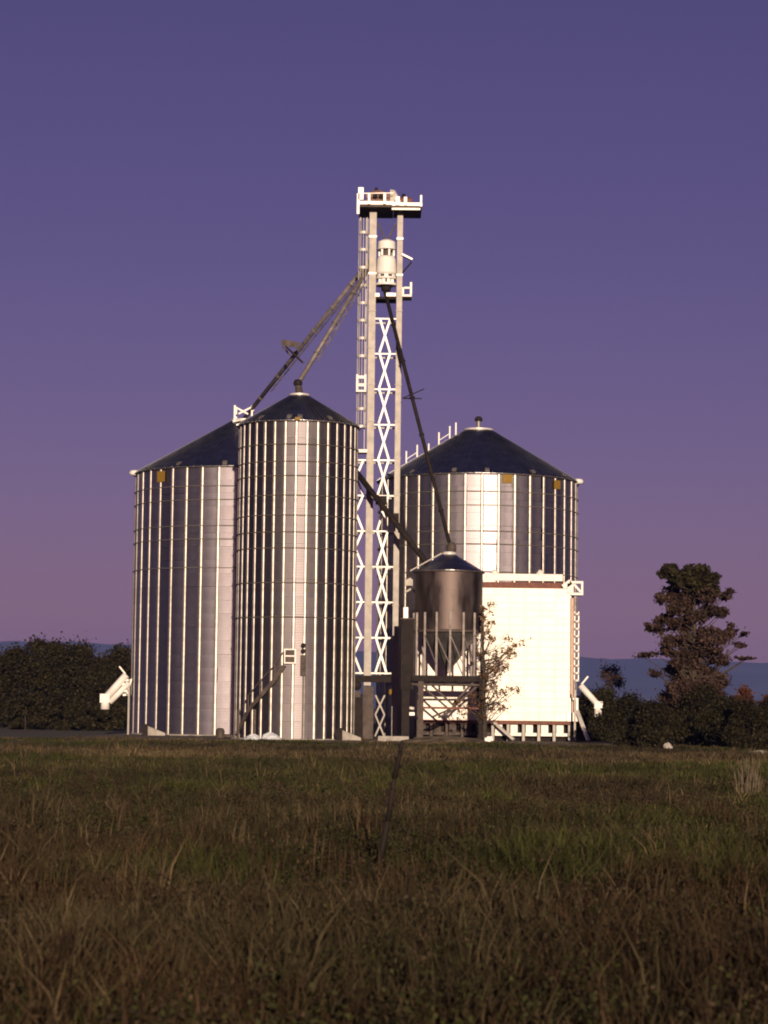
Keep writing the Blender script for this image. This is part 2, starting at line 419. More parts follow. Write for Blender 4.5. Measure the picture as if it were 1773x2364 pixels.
for xx in (566, 600):
    q = wall_pt(cM, RM, xx, 1660, YM, .6); MB().bar((q.x, q.y, ZB - .06), (q.x, q.y, q.z + .6), .14, .14).build('leg', M['old'], st)

# added dark boxes for the ladder and shadow shape beside the door
pp = wall_pt(cM, RM, 699, 1525, YM, .16)
lg = thing('ladder_shade_box', (pp.x, pp.y, ZB), 'narrow dark stand-in box for ladder and shade on the bin wall right of the white door', 'shade stand-in')
MB().box((pp.x - .16, pp.y - .1, Z(699, 1560, pp.y)), (pp.x + .16, pp.y + .14, Z(699, 1512, pp.y))).build('case', M['old'], lg)
for yy in (1490, 1503):
    zc = Z(699, yy, pp.y); MB().tube((pp.x, pp.y - .12, zc), (pp.x, pp.y + .12, zc), .15, n=12).build('shade_disc', M['dark'], lg)
MB().tube((pp.x + .05, pp.y, ZB), (pp.x + .05, pp.y, Z(699, 1560, pp.y)), .04, n=6).build('conduit', M['steel'], lg)

# ------------------------------------------------------------------ elevator tower
YT = 153.6; DT = 1.9
xL, xR = X(854, 1100, YT), X(917, 1100, YT); bay = xR - xL; xLL = xL - bay
def zt(py): return Z(883, py, YT)
tower = thing('elevator_tower', ((xL + xR) / 2, YT + .9, ZB), 'tall steel lattice elevator tower with white cross bracing between the bins', 'tower')
ztop = zt(486)
zboot = zt(1583)
for x, wd, nm in ((xL, .46, 0), (xR, .37, 1)):
    tk = MB().box((x - wd / 2, YT - .02, (zt(1583) if nm == 0 else ZB)), (x + wd / 2, YT + .38, ztop)).build('trunk_casing', M['steel'], tower)
    ys = [547 if nm == 0 else 551, 632 if nm == 0 else 635] + list(range(717, 1560, 85))
    for i, yy in enumerate(ys):
        z = zt(yy); MB().box((x - wd / 2 - .035, YT - .06, z - .05), (x + wd / 2 + .035, YT + .42, z + (.09 if i < 2 else .02))).build('flange', M['bright'] if i < 2 else M['steel'], tk)
ys_lvl = [735] + [735 + int(81.9 * k) for k in range(1, 11)]
zl = [zt(y) for y in ys_lvl]
zlad = zt(1042)
for x in (xLL, xL, xR):
    MB().box((x - .08, YT + DT - .08, ZB), (x + .08, YT + DT + .08, ztop if x > xLL else zlad)).build('rear_post', M['steel'], tower)
MB().box((xLL - .08, YT + .0, ZB), (xLL + .08, YT + .16, zlad)).build('front_post', M['steel'], tower)
for z in zl:
    bays = [(xL + .2, xR - .16)] + ([(xLL + .09, xL - .26)] if z < zlad - .5 else [])
    for a, b_ in bays:
        MB().box((a, YT + .05, z - .055), (b_, YT + .17, z + .035)).build('girt', M['bright'], tower)
        MB().box((a, YT + DT - .05, z - .06), (b_, YT + DT + .05, z + .04)).build('girt', M['steel'], tower)
    for x in ([xL, xR] + ([xLL] if z < zlad - .5 else [])):
        MB().box((x - .05, YT + .43, z - .06), (x + .05, YT + DT - .09, z + .03)).build('side_girt', M['steel'], tower)
hw = .35
for (za, zb) in zip(zl[:-1], zl[1:]):
    for xc, wdt in ((((xL + xR) / 2) - .02, 1.0), ((xLL + xL) / 2, 1.35)):
        if xc < xL and za > zlad: continue
        zm = (za + zb) / 2
        for s in (-1, 1):
            yo = YT - .02 if s < 0 else YT - .09
            MB().bar((xc + s * hw * wdt, yo, za), (xc - s * hw * wdt, yo, zb + .05), .06, .13, up=(1, 0, 0)).build('cross_brace', M['bright'], tower)
# lowest bays: dark shelf and pale crossed struts
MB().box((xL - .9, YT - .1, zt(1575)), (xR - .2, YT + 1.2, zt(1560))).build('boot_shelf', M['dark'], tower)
for za, zb in ((1605, 1650), (1650, 1700)):
    for s in (-1, 1):
        xc = X(877, 1650, YT); MB().bar((xc + s * .3, YT - .02 - .04 * s, zt(za)), (xc - s * .3, YT - .02 - .04 * s, zt(zb)), .05, .1, up=(1, 0, 0)).build('cross_brace', M['steel'], tower)
bt = MB().box((X(838, 1640, YT), YT - .25, ZB), (X(862, 1640, YT), YT + .7, zt(1585))).build('boot_housing', M['old'], tower)
MB().lathe((X(902, 1597, YT), YT - .25, zt(1604)), [(.02, 0), (.13, .03), (.15, .2), (.12, .34), (.02, .38)], 14).build('electric_box', M['yellow'], tower, True)  # rounded piece added for the yellow electric box, not a lamp
# V struts under the head platform
for s in (-1, 1):
    xc = X(893, 545, YT); MB().bar((xc + s * .62, YT + .4, zt(512)), (xc + s * .05, YT + .4, zt(552)), .08, .1).build('v_strut', M['old'], tower)

# head platform and drive
xa, xb = X(828, 480, YT), X(973, 480, YT); xm = X(908, 480, YT)
fl = MB().box((xa, YT - 1.0, ztop + .02), (xm, YT + 2.6, ztop + .16)).build('head_platform', M['old'], tower)
MB().box((xa, YT - 1.06, ztop + .18), (xm, YT - .98, ztop + .40)).build('toe_board', M['bright'], fl)
MB().box((xm + .02, YT - 1.0, ztop - .02), (xb, YT + 2.3, ztop + .12)).build('side_deck', M['old'], fl)
MB().box((xm - .1, YT - 1.12, ztop + .1), (xb + .03, YT - 1.02, ztop + .32)).build('toe_board', M['bright'], fl)
MB().box((xm - .1, YT - 1.05, ztop - .16), (xb - .1, YT - .9, ztop - .03)).build('edge_beam', M['bright'], fl)
for px, y0, y1, wd in ((827, 495, 448, .17), (833, 462, 434, .34), (852, 472, 448, .15), (888, 472, 448, .17), (918, 475, 455, .26), (936, 475, 456, .20), (972, 478, 452, .12)):
    x = X(px, 470, YT - 1); MB().box((x - wd / 2, YT - 1.2, Z(px, y0, YT - 1)), (x + wd / 2, YT - 1.125, Z(px, y1, YT - 1))).build('rail_post', M['bright'], fl)
MB().bar((xa + .1, YT - 1.17, Z(850, 448, YT - 1)), (xm, YT - 1.17, Z(850, 446, YT - 1)), .03, .05).build('rail', M['bright'], fl)
for px in (830, 972):
    x = X(px, 470, YT); MB().bar((x, YT + 2.2, ztop), (x, YT + 2.2, ztop + 1.1), .07, .07).build('rail_post', M['steel'], fl)
hx = X(872, 450, YT)
hd = MB(); hd.box((hx - .78, YT - .3, ztop + .18), (hx + .95, YT + 1.0, ztop + 1.05))
hd.lathe((hx, YT + .3, ztop + 1.05), [(.72, 0), (.62, .18), (.35, .32), (.02, .36)], 14)
hdo = hd.build('elevator_head', mat('faded_red_housing', (.20, .12, .10), .7, .0, .2, 2.0), tower)
for px in (866, 880):
    x = X(px, 453, YT - .4); z = Z(px, 453, YT - .4)
    MB().tube((x, YT - .42, z), (x, YT - .31, z), .17, n=14).build('pulley', M['dark'], hdo)
MB().tube((hx - .1, YT + .3, ztop + 1.35), (hx - .1, YT + .3, ztop + 1.6), .1, n=8).build('lifting_eye', M['dark'], hdo)
mt = MB(); x = X(911, 455, YT)
mt.add([(x - .3, YT - .6, ztop + .35), (x + .5, YT - .6, ztop + .35), (x + .0, YT - .6, ztop + 1.25), (x - .3, YT - .6, ztop + 1.3),
        (x - .3, YT + .2, ztop + .35), (x + .5, YT + .2, ztop + .35), (x + .0, YT + .2, ztop + 1.25), (x - .3, YT + .2, ztop + 1.3)],
       [(0, 1, 2, 3), (7, 6, 5, 4), (1, 5, 6, 2), (0, 4, 5, 1), (3, 2, 6, 7), (0, 3, 7, 4)]); mt.build('belt_guard', M['steel'], tower)
x = X(932, 455, YT)
MB().tube((x - .35, YT - .2, ztop + .62), (x + .55, YT - .2, ztop + .62), .24, n=12).build('drive_motor', M['rust'], tower)
for dx in (-.2, .4): MB().cbox((x + dx, YT - .2, ztop + .22), .16, .4, .34).build('motor_foot', M['dark'], tower)
MB().tube((x + .0, YT + .1, ztop + .8), (x + .0, YT + .1, ztop + 1.15), .12, n=8).build('gear_box', M['dark'], tower)
# small landings on the right flank
for (x0, y0, x1, y1) in ((928, 685, 951, 652),):
    a = W(x0, y0, YT); b_ = W(x1, y1, YT)
    MB().box((a.x, YT - .1, a.z), (b_.x, YT + 1.5, a.z + .14)).build('side_landing', M['white'], tower)
    for xx in (a.x + .06, b_.x - .06):
        MB().box((xx - .07, YT - .12, a.z + .15), (xx + .07, YT - .04, (b_.z if xx > a.x + .2 else a.z + .62))).build('rail_post', M['white'], tower)
    MB().box((a.x + .14, YT - .12, a.z + .52), (b_.x - .14, YT - .04, a.z + .65)).build('rail', M['white'], tower)
a = W(928, 588, YT); b_ = W(952, 600, YT)
MB().bar(a, b_, .5, .12).build('side_bracket', M['bright'], tower)
MB().bar((b_.x - .05, YT, b_.z - .15), (a.x + .05, YT, a.z - 1.2), .1, .1).build('bracket_strut', M['dark'], tower)
# landing bars below the distributor
for (px0, px1, py) in ((866, 876, 681), (892, 914, 680)):
    a, b_ = X(px0, py, YT), X(px1, py, YT); MB().box((a, YT - .05, zt(py + 4)), (b_, YT + .6, zt(py - 4))).build('landing_edge', M['bright'], tower)
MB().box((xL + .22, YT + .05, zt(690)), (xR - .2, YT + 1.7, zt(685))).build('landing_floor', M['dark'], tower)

# caged ladder on the left flank
lx = X(836, 800, YT); ly = YT + .35
lad = thing('caged_ladder', (lx, ly, zlad), 'caged ladder with bright hoops up the left side of the elevator tower', 'ladder')
for s in (-1, 1):
    MB().bar((lx + s * .22, ly, zlad), (lx + s * .22, ly, zt(500)), .06, .06).build('stile', M['steel'], lad)
nr = int((zt(505) - zlad) / .31)
mesh_r = MB().tube((-.2, 0, 0), (.2, 0, 0), .018, n=5).mesh('rung', M['steel'])
for k in range(nr):
    o = link('rung', mesh_r, lad, (0, 0, .3 + .31 * k))
for k, yy in enumerate((538, 578, 619, 660, 701, 741, 782, 823, 945, 985)):
    z = zt(yy); hp = MB(); n = 12
    for i in range(n):
        t0, t1 = math.pi + math.pi * i / n, math.pi + math.pi * (i + 1) / n
        hp.bar((lx + .36 * math.cos(t0), ly + .62 * math.sin(t0), z), (lx + .36 * math.cos(t1), ly + .62 * math.sin(t1), z), .03, .17)
    hp.build('cage_hoop', M['bright'], lad)
for t in (-2.6, -2.1, -1.57, -1.05, -.55):
    MB().bar((lx + .35 * math.cos(t), ly + .6 * math.sin(t), zlad + 1.8), (lx + .35 * math.cos(t), ly + .6 * math.sin(t), zt(505)), .035, .03).build('cage_strap', M['steel'], lad)
a, b_ = W(822, 905, YT - .3), W(846, 865, YT - .3)
MB().box((a.x, YT - .45, a.z), (b_.x, YT + .3, a.z + .13)).build('rest_platform', M['white'], lad)
for xx in (a.x + .07, b_.x - .07): MB().box((xx - .07, YT - .45, a.z + .14), (xx + .07, YT - .38, b_.z)).build('rail_post', M['white'], lad)
for zz in (.36, .88): MB().box((a.x + .15, YT - .45, a.z + zz), (b_.x - .15, YT - .38, a.z + zz + .2)).build('rail', M['white'], lad)
a, b_ = W(820, 1045, YT - .3), W(848, 1038, YT - .3)
MB().box((a.x, YT - .5, a.z), (b_.x, YT + .6, b_.z)).build('foot_platform', M['white'], lad)

# distributor
dx = X(892, 610, YT); dy = YT + .5
def zd(py): return Z(892, py, dy)
dist = thing('grain_distributor', (dx, dy, zd(664)), 'white round grain distributor held high inside the elevator tower', 'distributor')
MB().lathe((dx, dy, 0), [(.02, zd(552)), (.3, zd(554)), (.58, zd(559)), (.60, zd(575)), (.66, zd(577)), (.02, zd(577.5))], 28).build('cap', M['white'], dist, False)
MB().lathe((dx, dy, 0), [(.36, zd(592)), (.36, zd(577))], 20).build('neck', M['old'], dist, True)
for t in (-2.2, -1.2, -.2, .8, 1.8, 2.8):
    MB().bar((dx + .5 * math.cos(t), dy + .5 * math.sin(t), zd(592)), (dx + .5 * math.cos(t), dy + .5 * math.sin(t), zd(577)), .12, .06).build('neck_post', M['white'], dist)
MB().lathe((dx, dy, 0), [(.02, zd(591)), (.55, zd(593)), (.63, zd(600)), (.70, zd(628)), (.72, zd(634)), (.02, zd(634.5))], 28).build('body', M['white'], dist, True)
for t in (-2.55, -1.57, -.6, .5, 1.57, 2.6):
    MB().bar((dx + .58 * math.cos(t), dy + .58 * math.sin(t), zd(641)), (dx + .6 * math.cos(t), dy + .6 * math.sin(t), zd(633)), .26, .08).build('outlet_post', M['white'], dist)
MB().lathe((dx, dy, 0), [(.02, zd(641)), (.68, zd(641)), (.68, zd(645)), (.02, zd(645.5))][::-1], 28).build('ring_plate', M['white'], dist)
for t in (-2.5, -1.9, -1.25, -.65, .6, 1.9): MB().bar((dx + .5 * math.cos(t), dy + .5 * math.sin(t), zd(657)), (dx + .5 * math.cos(t), dy + .5 * math.sin(t), zd(645)), .2, .05).build('lower_post', M['white'], dist)
MB().lathe((dx, dy, 0), [(.02, zd(660)), (.72, zd(660)), (.72, zd(655)), (.02, zd(654.5))], 28).build('base_plate', M['white'], dist)
MB().lathe((dx, dy, 0), [(.3, zd(672)), (.40, zd(655))], 18).build('hopper_outlet', M['dark'], dist)

# ------------------------------------------------------------------ spouts
def spout(p0, p1, r, label, mt, truss=None, ends=None):
    p0, p1 = Vector(p0), Vector(p1)
    t = thing('grain_spout', p1, label, 'spout', None)
    MB().tube(p0, p1, r, n=12).build('pipe', mt, t, True)
    L = (p1 - p0).length; d = (p1 - p0).normalized()
    k = max(3, int(L / 2.4))
    for i in range(1, k):
        c = p0 + d * (L * i / k); MB().tube(c - d * .05, c + d * .05, r + .05, n=12).build('pipe_flange', mt, t)
    if truss:
        side = d.cross(Vector((0, 1, 0))).normalized() * truss
        if side.z > 0: side = -side
        a, b = p0 + d * (L * .12), p0 + d * (L * .8)
        MB().bar(a + side, b + side, .06, .06).build('truss_chord', mt, t)
        n = 12
        for i in range(n):
            q0 = a.lerp(b, i / n) + (side if i % 2 else Vector((0, 0, 0))); q1 = a.lerp(b, (i + 1) / n) + (Vector((0, 0, 0)) if i % 2 else side)
            MB().bar(q0, q1, .035, .035).build('truss_lacing', mt, t)
    return t, d
org = W(860, 600, YT + .6)
pk = Vector((cM[0], cM[1], zpM + .2)); el = W(684, 886, YM)
el.x, el.y = cM[0] - .1, cM[1]
t1, d1 = spout(org + Vector((-.1, -.25, -.3)), el, .15, 'grey spout sloping from the tower down to the narrow bin peak', M['spout'], .32)
MB().tube(el + Vector((0, 0, .15)), pk, .2, .26, n=12).build('drop_elbow', M['old'], t1, True)
MB().lathe(el, [(.02, -.2), (.26, -.12), (.3, .08), (.2, .26), (.02, .3)], 12).build('elbow_box', M['dark'], t1, True)
p2 = Vector((cL[0], cL[1], zpL + .25))
t2, d2 = spout(org + Vector((-.1, .3, .1)), p2, .15, 'longer grey spout sloping from the tower to the left bin platform', M['spout'], .3)
# frame that ties the two left spouts
q = W(660, 800, 160); q2 = W(700, 838, 152)
MB().bar(q, q2, .1, .1).build('spout_tie', M['old'], t2)
MB().bar(W(650, 790, 160), W(690, 797, 160), .09, .4).build('splice_plate', M['old'], t2)
MB().bar(W(652, 800, 160), W(672, 822, 160), .09, .12).build('splice_plate', M['old'], t2)

# hopper bin position (needed for the right-hand spouts)
YH = 149.0; RH = 78 * YH / F
cH = (X(1036, 1400, YH), YH); zeH = Z(1038, 1316, YH - RH)
zpH = Z(1041, 1278, YH)
t3, d3 = spout((dx - .12, dy - .2, zd(668)), (X(1041, 1262, YH), YH, zpH + .3), .125, 'dark spout dropping steeply from the tower to the small hopper bin', M['dark'], None)
c = W(953, 908, YT - 1)
MB().bar(c + Vector((-.7, 0, -.35)), c + Vector((.75, 0, .3)), .07, .07).build('stay', M['dark'], t3)
MB().bar(c + Vector((-.6, .3, -.3)), c + Vector((.6, .3, -.3)), .07, .07).build('stay', M['dark'], t3)
MB().lathe((X(1042, 1258, YH), YH, zpH + .1), [(.2, -.1), (.32, .1), (.32, .4), (.18, .62)], 14).build('elbow_box', M['old'], t3, True)
t4, d4 = spout(W(812, 1076, 152.75), W(985, 1300, YH + .2), .19, 'short dark spout crossing in front of the tower towards the hopper bin', M['dark'], None)
c = W(880, 1155, 151.9)
MB().cbox(c, .75, .5, .55).build('slide_gate', M['dark'], t4)
c = W(912, 1196, 151.2); MB().cbox(c, .5, .45, .6).build('slide_gate', M['dark'], t4)

# ------------------------------------------------------------------ hopper bin on its stand
hop = thing('hopper_bin', (cH[0], cH[1], ZB), 'small dull hopper-bottom bin raised on a legged stand before the dryer', 'hopper bin')
zbH = Z(1036, 1453, YH - RH); zr = Z(1036, 1560, YH - RH); zct = Z(1036, 1538, YH)
MB().lathe((cH[0], cH[1], 0), [(RH, zbH), (RH, zeH)], 64).build('wall', M['hopper'], hop, True)
for f_ in (1 / 3, 2 / 3):
    zz = zbH + (zeH - zbH) * f_; MB().lathe((cH[0], cH[1], zz), [(RH + .004, -.02), (RH + .012, -.018), (RH + .012, .018), (RH + .004, .02)], 64).build('sheet_lap', M['hopper'], hop)
rf = MB().lathe((cH[0], cH[1], 0), [(RH + .1, zeH - .03), (RH + .1, zeH + .02), (.42, zpH - .05), (.42, zpH + .08), (.02, zpH + .1)], 48).build('roof', M['roof'], hop)
MB().lathe((cH[0], cH[1], 0), [(RH + .06, zeH - .08), (RH + .13, zeH - .07), (RH + .13, zeH - .0)], 48).build('eave_ring', M['old'], rf)
MB().lathe((cH[0], cH[1], zpH), [(.44, -.08), (.46, .06), (.3, .12)], 24).build('fill_collar', M['bright'], rf, True)
# light roof ladder down the left slope
a, b_ = Vector((cH[0] - .5, cH[1] - .75, zpH - .12)), Vector((cH[0] - RH - .35, cH[1] - .9, zeH - .1))
for s in (-.14, .14): MB().bar(a + Vector((0, s, .08)), b_ + Vector((0, s, .08)), .05, .07).build('roof_ladder_stile', M['steel'], hop)
for k in range(7):
    q = a.lerp(b_, (k + .5) / 7); MB().bar(q + Vector((0, -.14, .08)), q + Vector((0, .14, .08)), .03, .03).build('roof_ladder_rung', M['steel'], hop)
MB().lathe((cH[0], cH[1], 0), [(RH - .01, zbH), (RH * .62, zbH + (zct - zbH) * .40), (.28, zct), (.28, zct - .4)], 48).build('cone', M['hopper_dark'], hop, True)
MB().lathe((cH[0], cH[1], 0), [(RH + .02, zbH + .02), (RH + .07, zbH - .02), (RH + .07, zbH - .14), (RH - .02, zbH - .16)], 48).build('base_ring', M['old'], hop)
NLG = 16; legs = []
for k in range(NLG):
    t = -math.pi / 2 + 2 * math.pi * (k + .0) / NLG + .02
    x, y = cH[0] + (RH + .06) * math.cos(t), cH[1] + (RH + .06) * math.sin(t)
    legs.append(Vector((x, y, 0)))
    if y < cH[1] + .8 or k % 2 == 0:
        MB().bar((x, y, zr), (x, y, Z(1036, 1413, YH - RH)), .13, .1).build('stand_leg', M['spout'], hop)
for k in (0, 1, 14, 15, 2):
    a, b_ = legs[k], legs[(k + 1) % NLG]
    MB().bar((a.x, a.y - .05, zbH - .35), (b_.x, b_.y - .05, zr + .7), .06, .05).build('stand_brace', M['spout'], hop)
# dark beam frame below, on four stout legs
hx0, hx1 = X(958, 1560, YH - RH), X(1128, 1560, YH - RH)
for yy in (YH - RH - .1, YH + RH + .1):
    MB().box((hx0 - .2, yy - .14, zr - .36), (hx1 + .0, yy + .14, zr)).build('frame_beam', M['dark'], hop)
for xx in (hx0 + .1, hx1 - .45):
    MB().box((xx - .12, YH - RH + .05, zr - .30), (xx + .12, YH + RH - .05, zr - .02)).build('frame_beam', M['dark'], hop)
MB().box((hx0 - .2, YH - RH - .12, zr - .62), (hx1 - .3, YH - RH + .04, zr - .50)).build('frame_beam', M['old'], hop)
for xx in (hx0 + .38, hx1 - .42):
    for yy in (YH - RH - .05, YH + RH + .05):
        MB().box((xx - .17, yy - .13, .0), (xx + .17, yy + .13, zr - .37)).build('frame_leg', M['old'] if xx < cH[0] else M['dark'], hop)
zq = lambda py: Z(1036, py, YH - RH)
xq = lambda px, py=1620: X(px, py, YH - RH)
MB().box((xq(970), YH - RH - .02, zq(1637)), (xq(1108), YH - RH + .10, zq(1632))).build('tie_beam', M['rust'], hop)
for i, (x0, y0, x1, y1) in enumerate(((975, 1585, 1040, 1640), (992, 1578, 1062, 1642), (1105, 1580, 1050, 1630), (1092, 1575, 1046, 1625), (1000, 1655, 1040, 1637), (1012, 1657, 1050, 1638), (1052, 1630, 1050, 1612))):
    yy = YH - RH + .14 + .07 * (i % 3)
    MB().bar((xq(x0), yy, zq(y0)), (xq(x1), yy, zq(y1)), .06, .13, up=(1, 0, 0)).build('frame_brace', M['old'], hop)

# dark duct column left of the hopper frame
ycol = 147.2
dk = thing('dust_duct', (X(940, 1600, ycol), ycol, .0), 'dark square duct column between the tower and the hopper bin stand', 'duct')
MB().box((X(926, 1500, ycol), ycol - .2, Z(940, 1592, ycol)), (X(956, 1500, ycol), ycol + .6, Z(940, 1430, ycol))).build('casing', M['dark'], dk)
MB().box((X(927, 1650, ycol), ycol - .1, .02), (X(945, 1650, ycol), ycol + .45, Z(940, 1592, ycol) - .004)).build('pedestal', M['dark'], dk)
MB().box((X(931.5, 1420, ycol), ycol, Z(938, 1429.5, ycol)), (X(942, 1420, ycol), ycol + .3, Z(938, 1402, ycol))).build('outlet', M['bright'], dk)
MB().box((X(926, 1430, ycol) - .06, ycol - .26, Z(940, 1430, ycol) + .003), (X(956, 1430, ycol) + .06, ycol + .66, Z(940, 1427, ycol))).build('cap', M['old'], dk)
MB().path([W(938, 1594, ycol + .7), W(938, 1622, ycol + .7), W(943, 1634, ycol + .7), W(956, 1636, ycol + .7)], .1, 8).build('elbow_pipe', M['bright'], dk, True)
MB().bar(W(938, 1648, ycol + .7), W(957, 1648, ycol + .7), .14, .2).build('stub_pipe', M['bright'], dk)
# small lit box on the right bin side of the tower
bx = thing('junction_box', W(950, 1372, 150.5), 'small pale bracket box left of the hopper bin wall', 'box')
bx.location.z = Z(950, 1372, 150.5)
MB().box((X(936, 1345, 150.5), 150.4, Z(940, 1352, 150.5)), (X(953, 1345, 150.5), 150.8, Z(940, 1334, 150.5))).build('case', M['steel'], bx)
MB().bar(W(934, 1368, 150.4), W(955, 1356, 150.4), .1, .12).build('arm', M['steel'], bx)
MB().bar(W(946, 1352, 150.6), W(962, 1372, 149.6), .08, .1).build('bracket', M['old'], bx)

# ------------------------------------------------------------------ dryer
YD = 152.6; DD = 4.2
dry = thing('grain_dryer', (X(1140, 1665, YD), YD + DD / 2, ZB), 'glaring white panelled grain dryer on short legs behind the hopper bin', 'grain dryer')
x0, x1 = X(962, 1560, YD), X(1316, 1500, YD)
z0, z1 = Z(1210, 1664, YD), Z(1210, 1358, YD)
MB().box((x0, YD, z0), (x1, YD + DD, z1)).build('body', M['white'], dry)
NCOL, NROW = 10, 18
pw_, ph_ = (x1 - x0) / NCOL, (z1 - z0) / NROW
def pan(wd, hg):
    b = MB(); t = .009; i = .010
    vs = [(-wd / 2, 0, 0), (wd / 2, 0, 0), (wd / 2, 0, hg), (-wd / 2, 0, hg), (-wd / 2 + i, -t, i), (wd / 2 - i, -t, i), (wd / 2 - i, -t, hg - i), (-wd / 2 + i, -t, hg - i)]
    b.add(vs, [(4, 5, 6, 7), (0, 1, 5, 4), (1, 2, 6, 5), (2, 3, 7, 6), (3, 0, 4, 7)]); return b.mesh('wall_panel', M['panel'], fix=False)
pm = pan(pw_ * .992, ph_ * .982)
LD = base_of(dry)
for i in range(NCOL):
    for j in range(NROW):
        o = link('wall_panel', pm, dry, (x0 + pw_ * (i + .5) - LD.x, YD - .004 - LD.y, z0 + ph_ * (j + .02) - LD.z))
        o.rotation_euler = (random.gauss(0, .006), 0, random.gauss(0, .006))
bmh = MB().tube((0, 0, 0), (0, -.03, 0), .035, n=6).mesh('bolt_head', M['bolt'])
for i in range(5, NCOL + 1):
    for j in range(1, 8):
        link('bolt_head', bmh, dry, (x0 + pw_ * i - LD.x - (.06 if i == NCOL else 0), YD - .03 - LD.y, z0 + ph_ * j - LD.z))
# top: recessed red-brown gap, round header pipe, corner platform
MB().box((x0 + .1, YD + .25, z1 + .003), (X(1300, 1350, YD), YD + DD - .2, Z(1210, 1344, YD))).build('top_gap', M['rust'], dry)
hp0, hp1 = W(1000, 1328, YD), W(1299, 1337, YD)
hz = (hp0.z + hp1.z) / 2; MB().box((hp0.x, YD - .05, hz - .21), (hp1.x, YD + .35, hz + .23)).build('header_duct', M['white'], dry)
for px in (1142, 1247):
    x = X(px, 1323, YD); MB().lathe((x, YD + .15, hz + .2), [(.26, -.05), (.26, .1), (.16, .2), (.12, .3), (.02, .32)], 14).build('pipe_valve', M['white'], dry, True)
ca, cb = W(1318, 1374, YD), W(1346, 1342, YD)
pf = MB().box((ca.x - .05, YD - .15, ca.z), (cb.x, YD + 1.2, ca.z + .16)).build('corner_platform', M['white'], dry)
MB().box((cb.x - .13, YD - .15, ca.z + .163), (cb.x, YD - .05, cb.z)).build('rail_post', M['white'], pf)
MB().box((ca.x - .1, YD - .15, cb.z - .15), (cb.x - .135, YD - .05, cb.z)).build('rail', M['white'], pf)
MB().box((ca.x - .25, YD - .15, ca.z + .163), (ca.x + .16, YD - .05, cb.z - .153)).build('rail_post', M['white'], pf)
MB().bar((ca.x + .2, YD - .1, cb.z - .22), (cb.x - .16, YD - .1, ca.z + .22), .06, .14, up=(1, 0, 0)).build('rail_brace', M['white'], pf)
MB().bar(W(1300, 1356, YD - .1), W(1318, 1343, YD - .1), .1, .35).build('gusset', M['white'], dry)
# base: red-brown sill, feet and discharge boxes, the left ones coloured dark for shade
MB().box((x0 - .1, YD - .12, z0 - .22), (x1 + .1, YD + .1, z0 - .01)).build('sill_beam', M['rust'], dry)
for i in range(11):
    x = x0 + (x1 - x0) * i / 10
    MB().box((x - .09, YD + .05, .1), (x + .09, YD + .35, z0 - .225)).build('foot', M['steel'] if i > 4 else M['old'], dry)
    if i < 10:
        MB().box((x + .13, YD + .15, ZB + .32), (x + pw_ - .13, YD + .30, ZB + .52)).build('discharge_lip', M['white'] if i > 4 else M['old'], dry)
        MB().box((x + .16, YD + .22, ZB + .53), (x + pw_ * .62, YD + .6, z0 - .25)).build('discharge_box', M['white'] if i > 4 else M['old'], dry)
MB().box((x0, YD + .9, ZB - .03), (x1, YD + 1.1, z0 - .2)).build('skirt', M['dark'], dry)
# right-hand end: ladder cage, control frame and raking legs
MB().box((X(1318, 1500, YD), YD + .3, Z(1318, 1660, YD)), (X(1325, 1500, YD), YD + .6, Z(1318, 1380, YD))).build('edge_duct', mat('pink_brown_duct', (.42, .30, .25), .6, .2, .1), dry)
lx0 = X(1331, 1490, YD + 1)
for s in (-.13, .13): MB().bar((lx0 + s, YD + 1, Z(1331, 1572, YD + 1)), (lx0 + s, YD + 1, Z(1331, 1412, YD + 1)), .06, .06).build('ladder_stile', M['bright'], dry)
for k, yy in enumerate(range(1418, 1575, 17)):
    z = Z(1331, yy, YD + 1); MB().tube((lx0, YD + .85, z - .06), (lx0, YD + .85, z + .06), .19, n=10).build('ladder_hoop', M['bright'], dry)
a, b_ = W(1316, 1640, YD - .1), W(1335, 1613, YD - .1)
for px in (1315, 1332): MB().box((X(px, 1630, YD) - .06, YD - .2, z0), (X(px, 1630, YD) + .06, YD - .1, Z(px, 1612, YD))).build('stair_post', M['bright'], dry)
MB().box((X(1317, 1615, YD), YD - .2, Z(1325, 1616, YD)), (X(1330, 1615, YD), YD - .1, Z(1325, 1611, YD))).build('stair_rail', M['bright'], dry)
MB().box((X(1308, 1650, YD), YD - .25, z0 + .005), (X(1335, 1650, YD), YD + 1.0, Z(1320, 1645, YD))).build('stair_landing', M['bright'], dry)
for p_, q_ in (((1332, 1640), (1358, 1712)), ((1141, 1668), (1186, 1716))):
    a = W(*p_, YD - .35); b_ = W(*q_, YD - 1.0); b_.z = max(b_.z, .2)
    MB().bar(a, b_, .26, .12).build('raking_leg', M['bright'], dry)

